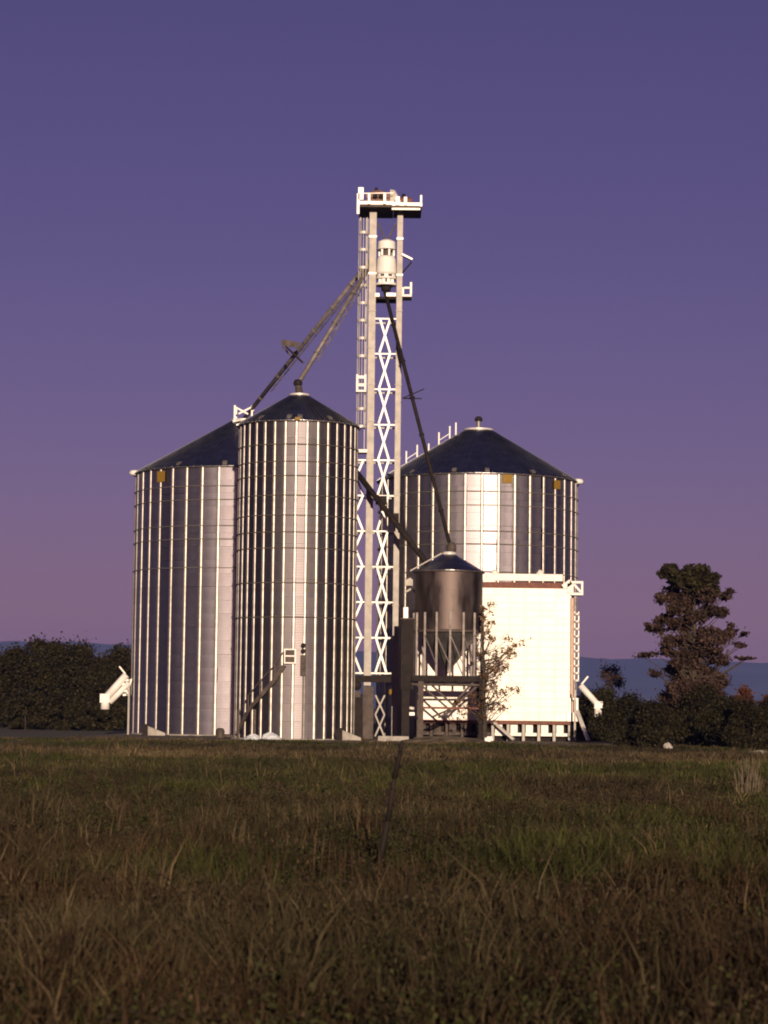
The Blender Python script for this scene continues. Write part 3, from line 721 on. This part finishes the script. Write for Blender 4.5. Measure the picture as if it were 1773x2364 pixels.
# unloading augers
def auger(p0, p1, label, r, twin):
    t = thing('unloading_auger', (p0.x, p0.y, ZB), label, 'auger')
    MB().tube(p0, p1, r, n=12).build('tube', M['white'], t, True)
    d = (p1 - p0).normalized(); nrm = d.cross(Vector((0, 1, 0))).normalized()
    if nrm.z > 0: nrm = -nrm
    MB().tube(p1 + Vector((0, 0, .15)), p1 + Vector((0, 0, -.75)), r * 1.05, r * 1.25, n=12).build('drop_spout', M['white'], t, True)
    MB().cbox(p1, r * 2.6, r * 2.6, r * 2.4).build('end_box', M['white'], t)
    MB().bar(p0 - nrm * .1 , p0 - nrm * .75 - d * .1, .1, .1).build('crank_arm', M['white'], t)
    if twin:
        MB().tube(p0 + nrm * .5 + d * .3, p1 + nrm * .42, r * .8, n=10).build('lower_tube', M['white'], t, True)
        for k in range(5):
            q = p0 + Vector((0, 0, -.38 - .24 * k))
            MB().bar(q + Vector((-.42 + .05 * k, 0, -.03)), q + Vector((.22, 0, .03)), .1, .13).build('bracket_rib', M['bright'], t)
        MB().bar(p0 + nrm * .4 + Vector((.05, 0, 0)), Vector((p0.x + .05, p0.y, p0.z - 1.4)), .1, .1).build('bracket_post', M['bright'], t)
    MB().bar((p0.x + (.2 if twin else -.35), p0.y, .1), (p0.x + (.2 if twin else -.35), p0.y, p0.z - .3), .12, .12).build('support_post', M['steel'], t)
    return t
auger(W(292, 1558, 160), W(243, 1612, 160), 'twin white auger tubes sticking out left of the wide left bin', .25, True)
auger(W(1340, 1582, 151.2), W(1381, 1628, 151.2), 'single cream auger tube sticking out right of the dryer', .2, False)

# aeration fans and clutter at the bin feet
def fan(px, Y, s, label):
    c = W(px, 1700, Y); z = ZB
    t = thing('aeration_fan', (c.x, Y, z), label, 'fan')
    wd, h = 1.15, .62
    MB().add([(c.x - wd / 2 * s, Y - .3, z), (c.x + wd / 2 * s, Y - .3, z), (c.x + wd / 2 * s, Y - .3, z + .16), (c.x - wd / 2 * s, Y - .3, z + h),
              (c.x - wd / 2 * s, Y + .4, z), (c.x + wd / 2 * s, Y + .4, z), (c.x + wd / 2 * s, Y + .4, z + .16), (c.x - wd / 2 * s, Y + .4, z + h)],
             [(0, 1, 2, 3), (7, 6, 5, 4), (3, 2, 6, 7), (1, 5, 6, 2), (0, 3, 7, 4)]).build('transition_duct', M['conc'], t)
    MB().tube((c.x - wd * .62 * s, Y - .25, z + .4), (c.x - wd * .62 * s, Y + .4, z + .4), .36, n=16).build('fan_housing', M['dark'], t)
    MB().box((c.x - wd * .62 * s - .3, Y - .2, z - .02), (c.x - wd * .62 * s + .3, Y + .35, z + .1)).build('fan_base', M['dark'], t)
fan(362, 157.5, 1, 'pale wedge-shaped fan duct at the foot of the wide left bin')
fan(812, 146.3, 1, 'pale wedge-shaped fan duct at the right foot of the narrow bin')
c = W(508, 1700, 150.5)
b = MB(); b.lathe((c.x, 150.5, ZB), [(.02, .62), (.22, .58), (.3, .4), (.26, .14), (.3, 0)], 12); b.tube((c.x + .2, 150.5, ZB + .12), (c.x + 1.0, 150.5, ZB + .10), .11, n=8)
single(b, 'blower', M['old'], (c.x, 150.5, ZB), 'small dark round blower on the ground between the two left bins', 'blower', smooth=True)
# rumpled tarps
def lump(px, Y, wx, wy, h, mt, name, label, cat, seed):
    zg = ZB if Y > 141 else .05; c = W(px, 1705, Y); r = random.Random(seed); n, k = 18, 6; vs, fs = [], []
    for j in range(k + 1):
        e = j / k * math.pi / 2
        for i in range(n):
            t = 2 * math.pi * i / n; q = 1 + r.uniform(-.18, .18)
            vs.append((c.x + wx / 2 * math.cos(e) * math.cos(t) * q, Y + wy / 2 * math.cos(e) * math.sin(t) * q, zg - .06 + h * math.sin(e) * (1 + r.uniform(-.15, .15))))
    fs = [(j * n + i, j * n + (i + 1) % n, (j + 1) * n + (i + 1) % n, (j + 1) * n + i) for j in range(k) for i in range(n)]
    return single(MB().add(vs, fs), name, mt, (c.x, Y, zg), label, cat)
lump(584, 145.0, 1.1, .7, .35, M['tarp'], 'crumpled_tarp', 'small pale tarp heap at the foot of the narrow bin, left of the larger one', 'tarp', 1)
lump(625, 145.0, 1.3, .7, .45, M['tarp'], 'crumpled_tarp', 'larger bluish-white tarp heap at the foot of the narrow bin', 'tarp', 2)
lump(1026, 143.6, 5.2, 2.2, .42, M['gravel'], 'gravel_heap', 'low tan gravel heap in front of the hopper bin stand', 'gravel heap', 3)
# dark pump / boot machinery under the tower
c = W(826, 1640, 152.3)
b = thing('boot_motor', (c.x, 152.3, ZB), 'dark motor and gearbox at the foot of the elevator tower', 'motor')
MB().tube((c.x - .1, 152.0, Z(826, 1582, 152)), (c.x - .1, 152.8, Z(826, 1582, 152)), .32, n=14).build('motor', M['dark'], b, True)
MB().box((c.x - .35, 152.05, ZB - .02), (c.x + .3, 152.75, Z(826, 1602, 152))).build('stand', M['dark'], b)
MB().box((c.x - .2, 151.9, Z(826, 1610, 152)), (c.x + .16, 152.04, Z(826, 1596, 152))).build('cover', M['old'], b)
c = W(908, 1707, 146)
b = MB().cbox((c.x, 146, ZB + .12), 1.9, 1.2, .34); 
single(b, 'concrete_slab', M['conc'], (c.x, 146, ZB), 'pale concrete slab on the ground at the foot of the elevator tower', 'slab')
c = W(1128, 1706, 144); b = MB(); b.cbox((c.x, 144, ZB + .14), .48, .4, .3); b.cbox((c.x + .05, 144, ZB + .33), .3, .28, .08)
single(b, 'white_block', M['white'], (c.x, 144, ZB), 'small white block on the gravel beside the dryer leg', 'block')

# ------------------------------------------------------------------ foliage
def leaf_mesh(name, clumps, mt, size, seed, soft=0.12):
    """clumps: (centre, rx, ry, rz, count); leaves fill each clump unevenly, denser outside."""
    r = np.random.default_rng(seed); P, SZ = [], []
    for (c, rx, ry, rz, n) in clumps:
        v = r.normal(size=(n, 3)); v /= np.linalg.norm(v, axis=1)[:, None]
        rad = r.random(n) ** 0.45 * np.exp(r.normal(0, soft, n))
        P.append(np.array(c) + v * rad[:, None] * np.array([rx, ry, rz])); SZ.append(size * r.uniform(.6, 1.4, n))
    P = np.concatenate(P); SZ = np.concatenate(SZ); n = len(P)
    a = r.normal(size=(n, 3)); a /= np.linalg.norm(a, axis=1)[:, None]
    b = np.cross(a, r.normal(size=(n, 3))); b /= np.linalg.norm(b, axis=1)[:, None]
    a *= (SZ * .5)[:, None]; b *= (SZ * .32)[:, None]
    V = np.stack([P - a, P + b, P + a, P - b], 1).reshape(-1, 3)
    me = bpy.data.meshes.new(name); me.vertices.add(4 * n); me.vertices.foreach_set('co', V.astype(np.float32).ravel())
    me.loops.add(4 * n); me.loops.foreach_set('vertex_index', np.arange(4 * n, dtype=np.int32))
    me.polygons.add(n); me.polygons.foreach_set('loop_start', np.arange(0, 4 * n, 4, dtype=np.int32)); me.polygons.foreach_set('loop_total', np.full(n, 4, np.int32))
    me.materials.append(mt); me.update(calc_edges=True); me.validate(); return me

def trunk_mesh(base, top, r0, limbs, mt, parent, seed, bend=.15):
    r = random.Random(seed); mb = MB(); base, top = Vector(base), Vector(top); n = 6; pts = []
    for i in range(n + 1):
        f = i / n; p = base.lerp(top, f) + Vector((r.uniform(-bend, bend), r.uniform(-bend, bend), 0)) * f; pts.append(p)
    for i in range(n): mb.tube(pts[i], pts[i + 1], r0 * (1 - .8 * i / n), r0 * (1 - .8 * (i + 1) / n), n=7, cap=False)
    for e in limbs:
        e = Vector(e); f = min(.95, max(.12, ((e.z - base.z) / max(.1, top.z - base.z)) - .12)); i = int(f * n); p = pts[i].lerp(pts[min(n, i + 1)], f * n - i)
        mid = p.lerp(e, .5) + Vector((0, 0, -.12 * (e - p).length)); rl = r0 * .3 * (1 - .6 * f)
        mb.tube(p, mid, rl, rl * .7, n=5, cap=False); mb.tube(mid, e, rl * .7, rl * .2, n=5, cap=False)
    return mb.build('trunk', mt, parent, True)

def bush(name, px, ytop, Y, wpx, label, cat, group, leafm, n, size, seed, base_z=0.0, depth=.8, lobes=9, low=.12):
    """A rounded, uneven tree or shrub whose top shows at (px, ytop)."""
    r = random.Random(seed); s = F / Y
    top = W(px, ytop, Y); h = top.z - base_z; hw = wpx / s / 2
    t = thing(name, (top.x, Y, base_z), label, cat, group)
    cl, limbs = [], []
    for k in range(lobes * 3):
        f = (k + r.random()) / (lobes * 3); zz = base_z + h * (low + (.9 - low) * f)
        wid = hw * (1.0 if f < .55 else max(.25, 1 - ((f - .55) / .45) ** 1.5 * .8)) * (1 if f > .15 else .8)
        a = r.uniform(0, 6.283); q = r.uniform(.2, .85)
        rr = r.uniform(.22, .42) * min(hw, h * .5)
        c = (top.x + wid * q * math.cos(a), Y + wid * depth * q * math.sin(a), zz)
        cl.append((c, rr * 1.1, rr * 1.1, rr * r.uniform(.7, 1.0), max(20, int(n / (lobes * 3) * r.uniform(.6, 1.4))))); limbs.append(c)
    cl.append(((top.x, Y, top.z - .25 * min(hw, h * .5)), hw * .35, hw * .35, .3 * min(hw, h * .5), int(n * .05)))
    trunk_mesh((top.x, Y, base_z), (top.x, Y, base_z + h * .8), max(.05, h * .018), limbs[::3], M['bark'], t, seed)
    me = leaf_mesh('crown', cl, leafm, size, seed, .3)
    me.transform(Matrix.Translation(-Vector((top.x, Y, base_z)))); link('crown', me, t)
    return t

G1 = 'dark trees left of the bins'
LT = [(-45, 1506, 205, 170, 'dark evergreen tree at the left edge of the photo, partly cut off'),
      (42, 1494, 200, 110, 'dark tree with a ragged top, second from the left edge'),
      (88, 1476, 203, 90, 'tallest peaked dark tree left of the bins'),
      (136, 1482, 198, 100, 'dark rounded tree just right of the tallest peaked one'),
      (190, 1484, 200, 100, 'broad dark tree in the row beside the gap of sky'),
      (232, 1520, 196, 70, 'low dark shrub in the gap before the left bin'),
      (280, 1492, 207, 90, 'dark tree half hidden behind the wide left bin')]
for i, (px, yt, Y, wd, lb) in enumerate(LT):
    bush('evergreen_tree', px, yt, Y, wd * 1.5, lb, 'tree', G1, M['leaf_dark'], 13000, .25, 100 + i, lobes=13, low=.06)
UN = [(60, 1610, 190, 'low dark undergrowth bush at the far left below the trees'), (150, 1600, 189, 'low dark undergrowth bush below the rounded trees'), (240, 1618, 188, 'low dark undergrowth bush under the twin augers')]
for i, (px, yt, Y, lb) in enumerate(UN):
    bush('undergrowth_bush', px, yt, Y, 180, lb, 'bush', 'undergrowth left of the bins', M['leaf_dark'], 5000, .28, 130 + i, lobes=7, low=.1)

G2 = 'shrubs right of the dryer'
RS = [(1360, 1602, 160, 90, 'leaf_dark', 'dark shrub directly behind the raking leg of the dryer'),
      (1400, 1590, 157, 90, 'leaf_green', 'tall green shrub right of the cream auger spout'),
      (1455, 1606, 141, 110, 'leaf_dark', 'flat-topped shrub left of the tall pine'),
      (1512, 1622, 138, 100, 'leaf_dark', 'low shrub against the left of the pine trunk'),
      (1560, 1592, 150, 110, 'leaf_brown', 'brown shrub at the foot of the tall pine'),
      (1625, 1586, 146, 120, 'leaf_dark', 'dark shrub just right of the pine trunk'),
      (1680, 1612, 139, 120, 'leaf_green', 'green shrub below the gap right of the pine'),
      (1722, 1622, 136, 110, 'leaf_dark', 'dark shrub in front of the russet bush'),
      (1785, 1618, 138, 120, 'leaf_dark', 'dark shrub at the right edge of the photo, partly cut off')]
for i, (px, yt, Y, wd, lm, lb) in enumerate(RS):
    bush('roadside_shrub', px, yt, Y, wd * 1.35, lb, 'shrub', G2, M[lm], 11000, .17, 200 + i, lobes=11, low=.05)
bush('russet_bush', 1718, 1586, 152, 75, 'russet bush catching the sun at the right edge', 'bush', None, M['leaf_red'], 3500, .2, 240, lobes=7, low=.3)
bush('russet_bush', 1772, 1604, 150, 60, 'small russet bush cut off by the right edge, lower than its neighbour', 'bush', None, M['leaf_red'], 2500, .2, 241, lobes=6, low=.3)
# small round sparse tree between dryer and pine
YS = 165.0; s = F / YS; c = W(1411, 1562, YS)
t = thing('young_tree', (c.x, YS, 0), 'small sparse round-headed tree between the dryer and the tall pine', 'tree')
cl = [((c.x + dx_, YS, c.z + dz_), .45, .5, .4, 170) for dx_, dz_ in ((-.35, .45), (.2, .5), (-.5, .1), (.1, .0), (.45, -.1), (-.1, -.45), (.5, -.5))]
trunk_mesh((c.x, YS, 0), (c.x, YS, c.z + .4), .07, [q[0] for q in cl], M['bark'], t, 5, .1)
me = leaf_mesh('crown', cl, M['leaf_brown'], .16, 33, .3); me.transform(Matrix.Translation((-c.x, -YS, 0))); link('crown', me, t)

# the tall pine on the right
YP = 149.0; s = F / YP
bz = W(1598, 1730, YP); t = thing('pine_tree', (bz.x, YP, 0), 'tall lone pine with a dense flat double top and thin lower branches', 'tree')
def zc(lst, seed, k):
    r = random.Random(seed); out = []
    for (x, y, rx, ry, d) in lst:
        p = W(1300 + x / 3.507, 1260 + y / 3.507, YP); rx, ry = rx / 3.507 / s, ry / 3.507 / s
        dep = r.uniform(-1, 1) * 1.3; m_ = 8 if d > .5 else 5
        for q in range(m_):
            out.append(((p.x + r.uniform(-.75, .75) * rx, YP + dep + r.uniform(-.8, .8), p.z + r.uniform(-.7, .7) * ry), rx * r.uniform(.4, .7), .55, ry * r.uniform(.35, .65), int(k * d * rx * ry / m_ * 4)))
    return out
cap = zc([(930, 230, 150, 88, 1), (1190, 235, 95, 80, 1), (1060, 275, 190, 70, 1), (850, 230, 70, 60, 1), (1100, 330, 110, 60, .9), (1180, 360, 70, 60, .9)], 1, 900)
brn = zc([(980, 400, 130, 80, .8), (800, 430, 60, 45, .5), (1295, 405, 60, 40, .8), (1160, 420, 70, 60, .8), (950, 500, 110, 60, .8), (1240, 530, 100, 60, .9), (820, 580, 90, 45, .7),
          (750, 665, 75, 45, .7), (950, 630, 100, 60, .8), (1080, 600, 80, 60, .9), (1385, 670, 60, 45, .4), (1320, 730, 60, 35, .5), (880, 780, 110, 45, .6), (1040, 740, 120, 80, .8),
          (1180, 730, 100, 70, .8), (1450, 715, 40, 25, .4), (1450, 805, 45, 25, .5), (700, 880, 90, 30, .45), (860, 860, 80, 45, .6), (1050, 880, 140, 85, .8), (1200, 870, 100, 75, .8),
          (1310, 930, 50, 55, .6), (1440, 918, 100, 16, .5), (740, 1035, 65, 32, .5), (900, 960, 70, 45, .6), (970, 1030, 140, 75, .8), (1150, 1010, 120, 85, .8), (1260, 1080, 70, 55, .6),
          (900, 1160, 70, 70, .7), (1060, 1130, 140, 95, .8), (1180, 1160, 110, 75, .8), (1060, 1260, 150, 80, .6)], 2, 1000)
allc = [q[0] for q in cap[::4]] + [q[0] for q in brn[::2]]
tp = W(1300 + 1075 / 3.507, 1260 + 260 / 3.507, YP)
trunk_mesh((bz.x, YP, 0), tp, .3, allc, M['bark'], t, 9, .12)
for nm, cl, lm, sz, sd in (('crown', cap, 'leaf_dark', .24, 41), ('lower_foliage', brn, 'leaf_brown', .21, 42)):
    me = leaf_mesh(nm, cl, M[lm], sz, sd, .14 if nm == 'crown' else .32); me.transform(Matrix.Translation((-bz.x, -YP, 0))); link(nm, me, t)

# the sapling in front of the dryer
YQ = 146.6; s = F / YQ
bs = W(1119, 1712, YQ)
t = thing('sapling_tree', (bs.x, YQ, .1), 'sparse young tree with brown leaves in front of the dryer', 'tree')
sp = [(900, 50), (868, 110), (890, 190), (880, 240), (920, 380), (960, 320), (1062, 290), (1040, 330), (1005, 270), (880, 430), (905, 455), (1010, 340), (985, 350), (930, 600), (990, 582), (930, 570), (900, 680),
      (962, 690), (820, 262), (745, 350), (690, 385), (720, 440), (845, 330), (850, 480), (840, 560), (860, 640), (850, 720), (700, 650), (750, 700), (790, 620), (905, 250), (940, 470), (975, 420), (905, 530), (880, 150), (860, 60), (1040, 560), (770, 400), (800, 470)]
r = random.Random(12); cl = []
for (x, y) in sp:
    if x < 835 and y < 560 and r.random() < .65: continue
    p = W(800 + x / 2.676, 1380 + y / 2.676, YQ)
    for q in range(4):
        cl.append(((p.x + r.uniform(-.3, .3), YQ + r.uniform(-.8, .8), p.z + r.uniform(-.25, .25)), .26, .3, .2, 15))
tp = W(1114, 1400, YQ)
trunk_mesh((bs.x, YQ, .1), tp, .17, [q[0] for q in cl[::2]], M['bark'], t, 21, .1)
me = leaf_mesh('crown', cl, M['leaf_sap'], .15, 55, .45); me.transform(Matrix.Translation((-bs.x, -YQ, -.1))); link('crown', me, t)

# ------------------------------------------------------------------ field
def vnoise(x, y, sc, seed):
    r = np.random.default_rng(seed); g = r.random((64, 64)); u, v = x / sc, y / sc
    i, j = np.floor(u).astype(int), np.floor(v).astype(int); fu, fv = u - i, v - j
    fu, fv = fu * fu * (3 - 2 * fu), fv * fv * (3 - 2 * fv)
    G = lambda a, b: g[a % 64, b % 64]
    return (G(i, j) * (1 - fu) + G(i + 1, j) * fu) * (1 - fv) + (G(i, j + 1) * (1 - fu) + G(i + 1, j + 1) * fu) * fv

GREEN, BROWN, STRAW, RUST = np.array([.040, .045, .011]), np.array([.050, .040, .020]), np.array([.088, .066, .036]), np.array([.044, .027, .014])
def field():
    bands = [(13.5, 20, 5600, .016, .32), (20, 30, 6600, .018, .31), (30, 45, 6800, .022, .26), (45, 66, 6400, .030, .26), (66, 83, 4600, .040, .24), (83, 94, 3000, .045, .15), (94, 113, 4800, .05, .22), (113, 140, 3800, .05, .13), (140, 144, 1100, .05, .10)]
    Ps, Hs, Ws, Cs, Ls = [], [], [], [], []
    for (y0, y1, n, wd, hh) in bands:
        n2 = int(n * 1.5); K = 11                  # tufts of K blades
        y = RNG.uniform(y0, y1, n2); x = RNG.uniform(-1, 1, n2) * (y * .175 + 4)
        fine = vnoise(x, y, .9, 3); k = RNG.random(n2) < .2 + .95 * fine; x, y = x[k], y[k]; nt_ = len(x)
        tall = RNG.uniform(.5, 1.3, nt_) * np.where(RNG.random(nt_) < .06, 1.7, 1)
        tg = RNG.normal(0, .28, nt_); tb = RNG.uniform(.62, 1.35, nt_); ts = RNG.random(nt_) < .12; tr = RNG.random(nt_) < .6
        sp = .05 + wd * 1.6
        x = np.repeat(x, K) + RNG.normal(0, sp, nt_ * K); y = np.repeat(y, K) + RNG.normal(0, sp, nt_ * K)
        tall, tg, tb, ts, tr = (np.repeat(q, K) for q in (tall, tg, tb, ts, tr)); m_ = len(x)
        big, mid = vnoise(x, y * .7, 7, 1), vnoise(x, y * .5, 2.2, 2)
        h = hh * tall * RNG.uniform(.5, 1.15, m_) * (.35 + 1.35 * mid)
        g = np.clip((big - .54) * 5.5 + (mid - .5) * 1.6 + tg, 0, 1)[:, None]
        if y0 in (66, 83): g = np.clip(g + .45, 0, 1)
        if y0 == 94: g = g * .25
        c = GREEN * g + BROWN * (1 - g)
        c = np.where(ts[:, None], STRAW, c)
        ru = (tr & (vnoise(x, y, 3.5, 8) > .5) & (y < 36))[:, None]; c = np.where(ru, RUST, c)
        if y0 in (94, 140): c = np.where(RNG.random((m_, 1)) < .75, STRAW * 1.15, c)
        if y0 == 113: c = c * .9
        c = c * (.55 + .9 * vnoise(x, y * .55, 3.2, 31) * (.7 + .6 * vnoise(x, y, 11, 32)))[:, None]
        c = c * .74 * tb[:, None] * RNG.uniform(.7, 1.3, (m_, 1))
        Ps.append(np.stack([x, y, np.where((y > 141.4) & (x > -19) & (x < 17.5), .04, 0.)], 1)); Hs.append(h); Ws.append(wd * RNG.uniform(.6, 1.6, m_)); Cs.append(c); Ls.append(RNG.uniform(.1, .75, m_))
    # scattered tall dead stems
    n = 420; y = RNG.uniform(15, 90, n); x = RNG.uniform(-1, 1, n) * (y * .175 + 4)
    Ps.append(np.stack([x, y, np.zeros(n)], 1)); Hs.append(RNG.uniform(.3, .75, n)); Ws.append(.006 + .0004 * y); Cs.append(STRAW * RNG.uniform(.6, 1.1, (n, 1))); Ls.append(RNG.uniform(.05, .5, n))
    # loose stands of upright dead stems
    for k in range(180):
        y0 = RNG.uniform(14.5, 46); x0 = RNG.uniform(-1, 1) * (y0 * .17 + 2); n = int(RNG.integers(8, 26)); sp_ = RNG.uniform(.06, .3)
        Ps.append(np.stack([RNG.normal(x0, sp_, n), RNG.normal(y0, sp_, n), np.zeros(n)], 1)); Hs.append(RNG.uniform(.3, .62, n) * RNG.uniform(.7, 1.25)); Ws.append(np.full(n, .008 + .0004 * y0))
        Cs.append((STRAW if k % 3 == 0 else RUST * 1.1) * RNG.uniform(.5, 1.1, (n, 1))); Ls.append(RNG.uniform(.02, .22, n))
    P, H, Wd, C = np.concatenate(Ps), np.concatenate(Hs), np.concatenate(Ws), np.concatenate(Cs); n = len(P)
    a = RNG.uniform(0, 6.283, n); side = np.stack([np.cos(a), np.sin(a), np.zeros(n)], 1) * (Wd / 2)[:, None]
    b = RNG.uniform(0, 6.283, n); ln = np.concatenate(Ls); lean = np.stack([np.cos(b) * ln, np.sin(b) * ln, np.zeros(n)], 1) * H[:, None]
    up = np.zeros((n, 3)); up[:, 2] = H
    V = np.stack([P - side, P + side, P + up * .55 + lean * .3 + side * .8, P + up * .55 + lean * .3 - side * .8, P + up + lean], 1).reshape(-1, 3)
    idx = np.arange(n, dtype=np.int32)[:, None] * 5
    L = np.concatenate([idx + np.array([[0, 1, 2, 3]]), idx + np.array([[3, 2, 4]])], 1).astype(np.int32).ravel()
    me = bpy.data.meshes.new('field_grass'); me.vertices.add(5 * n); me.vertices.foreach_set('co', V.astype(np.float32).ravel())
    me.loops.add(7 * n); me.loops.foreach_set('vertex_index', L)
    ls = (np.arange(n, dtype=np.int32)[:, None] * 7 + np.array([[0, 4]])).astype(np.int32).ravel()
    me.polygons.add(2 * n); me.polygons.foreach_set('loop_start', ls); me.polygons.foreach_set('loop_total', np.tile(np.array([4, 3], np.int32), n))
    ca = me.attributes.new('col', 'FLOAT_COLOR', 'POINT')
    ca.data.foreach_set('color', np.repeat(np.concatenate([C, np.ones((n, 1))], 1), 5, 0).astype(np.float32).ravel())
    me.materials.append(M['grass']); me.update(calc_edges=True)
    o = link('field_grass', me); tag(o, 'tall dark green and brown weedy grass filling the field', 'grass', kind='stuff')
field()

def weeds(name, label, mt, n, seed, thr, ymax, sign):
    r = np.random.default_rng(seed); cl = []
    while len(cl) < n:
        y = 13.5 + (ymax - 13.5) * r.random() ** 1.25; x = (r.random() * 2 - 1) * (y * .175 + 4)
        v = vnoise(np.array([x]), np.array([y * .6]), 5.0, 21)[0] - .5
        if v * sign < thr + r.normal(0, .12): continue
        h = r.uniform(.10, .26) * (1.6 if r.random() < .15 else 1)
        cl.append(((x, y, h * .75), .10 + .003 * y, .10 + .003 * y, h, int(r.integers(40, 90))))
    me = leaf_mesh(name, cl, mt, .042, seed, .35)
    tag(link(name, me), label, 'weeds', kind='stuff')
M['weed_green'] = leaf('green_weed_leaf', (0.028, 0.030, 0.008), .5, 1.5)
M['weed_brown'] = leaf('dead_weed_leaf', (0.040, 0.027, 0.015), .55, 1.5)
weeds('green_weeds', 'patches of green leafy weeds among the field grass', M['weed_green'], 2600, 61, .0, 88, 1)
weeds('brown_weeds', 'patches of dead purplish brown weeds among the field grass', M['weed_brown'], 3000, 62, -.05, 70, -1)

# tall dark dead weed leaning in the field
yb = 32.0; c = W(872, 2010, yb); c.z = 0; tp = W(929, 1712, yb - .3)
t = thing('weed_stalk', (c.x, yb, 0), 'tall dark dead weed stalk leaning in the field below the duct column', 'weed')
pts = [c, c.lerp(tp, .35) + Vector((.02, 0, .05)), c.lerp(tp, .7) + Vector((-.01, 0, .02)), tp]
b = MB()
for i in range(3): b.tube(pts[i], pts[i + 1], (.046 - .007 * i), (.039 - .007 * i), n=7)
b.build('stem', M['dark'], t, True)
r = random.Random(3)
for k in range(16):
    q = c.lerp(tp, .25 + .045 * k); e = q + Vector((r.uniform(-.09, .09), r.uniform(-.1, .1), r.uniform(.03, .14)))
    MB().tube(q, e, .012, .02, n=5).build('seed_head', M['dark'], t)

# pale clump of tall dry grass at the right
yc = 60.0; c = W(1726, 1846, yc); c.z = 0
r = random.Random(77); b = MB(); b2 = MB()
for k in range(130):
    q = c + Vector((r.gauss(0, .13), r.gauss(0, .13), 0)); h = r.uniform(.45, 1.02); e = q + Vector((r.gauss(0, .10), r.gauss(0, .1), h)); mid_ = q.lerp(e, .5) + Vector((0, 0, .04))
    wv = Vector((r.uniform(.008, .016), 0, 0)); b.add([q - wv, q + wv, mid_ + wv * .8, mid_ - wv * .8, e], [(0, 1, 2, 3), (3, 2, 4)])
    if k % 3 == 0: b2.tube(e - Vector((0, 0, .14)), e + Vector((0, 0, .05)), .014, .005, n=5)
t = thing('dry_grass_clump', c, 'pale clump of tall dry grass at the right edge of the field', 'grass clump')
b.build('blades', mat('pale_dry_grass', (.085, .066, .04), .85, 0, .2, 6), t, fix=False); b2.build('seed_heads', mat('pale_seed_head', (.10, .078, .05), .9, 0, .2, 6), t)['kind'] = 'stuff'

# scraps by the shrubs
lump(1541, 133, .55, .4, .36, M['conc'], 'pale_scrap', 'small pale scrap lying before the shrubs left of the pine trunk', 'scrap', 9)
lump(1755, 118, 1.5, .6, .24, M['conc'], 'pale_scrap', 'flat pale scrap on the track at the right edge', 'scrap', 10)

# ------------------------------------------------------------------ air
hz_ = MB().box((-6500, -150, -3.2), (6500, 9500, 260)).build('haze', M['conc'])
vm = bpy.data.materials.new('haze_air'); vm.use_nodes = True; vn = vm.node_tree; vn.nodes.clear()
vo = vn.nodes.new('ShaderNodeOutputMaterial'); pv = vn.nodes.new('ShaderNodeVolumePrincipled')
pv.inputs['Color'].default_value = (0.26, 0.36, 1.0, 1); pv.inputs['Density'].default_value = 0.00008; pv.inputs['Anisotropy'].default_value = 0.0
vn.links.new(pv.outputs[0], vo.inputs['Volume'])
hz_.data.materials.clear(); hz_.data.materials.append(vm)
tag(hz_, 'thin blue evening haze over the whole field', 'haze', kind='stuff')
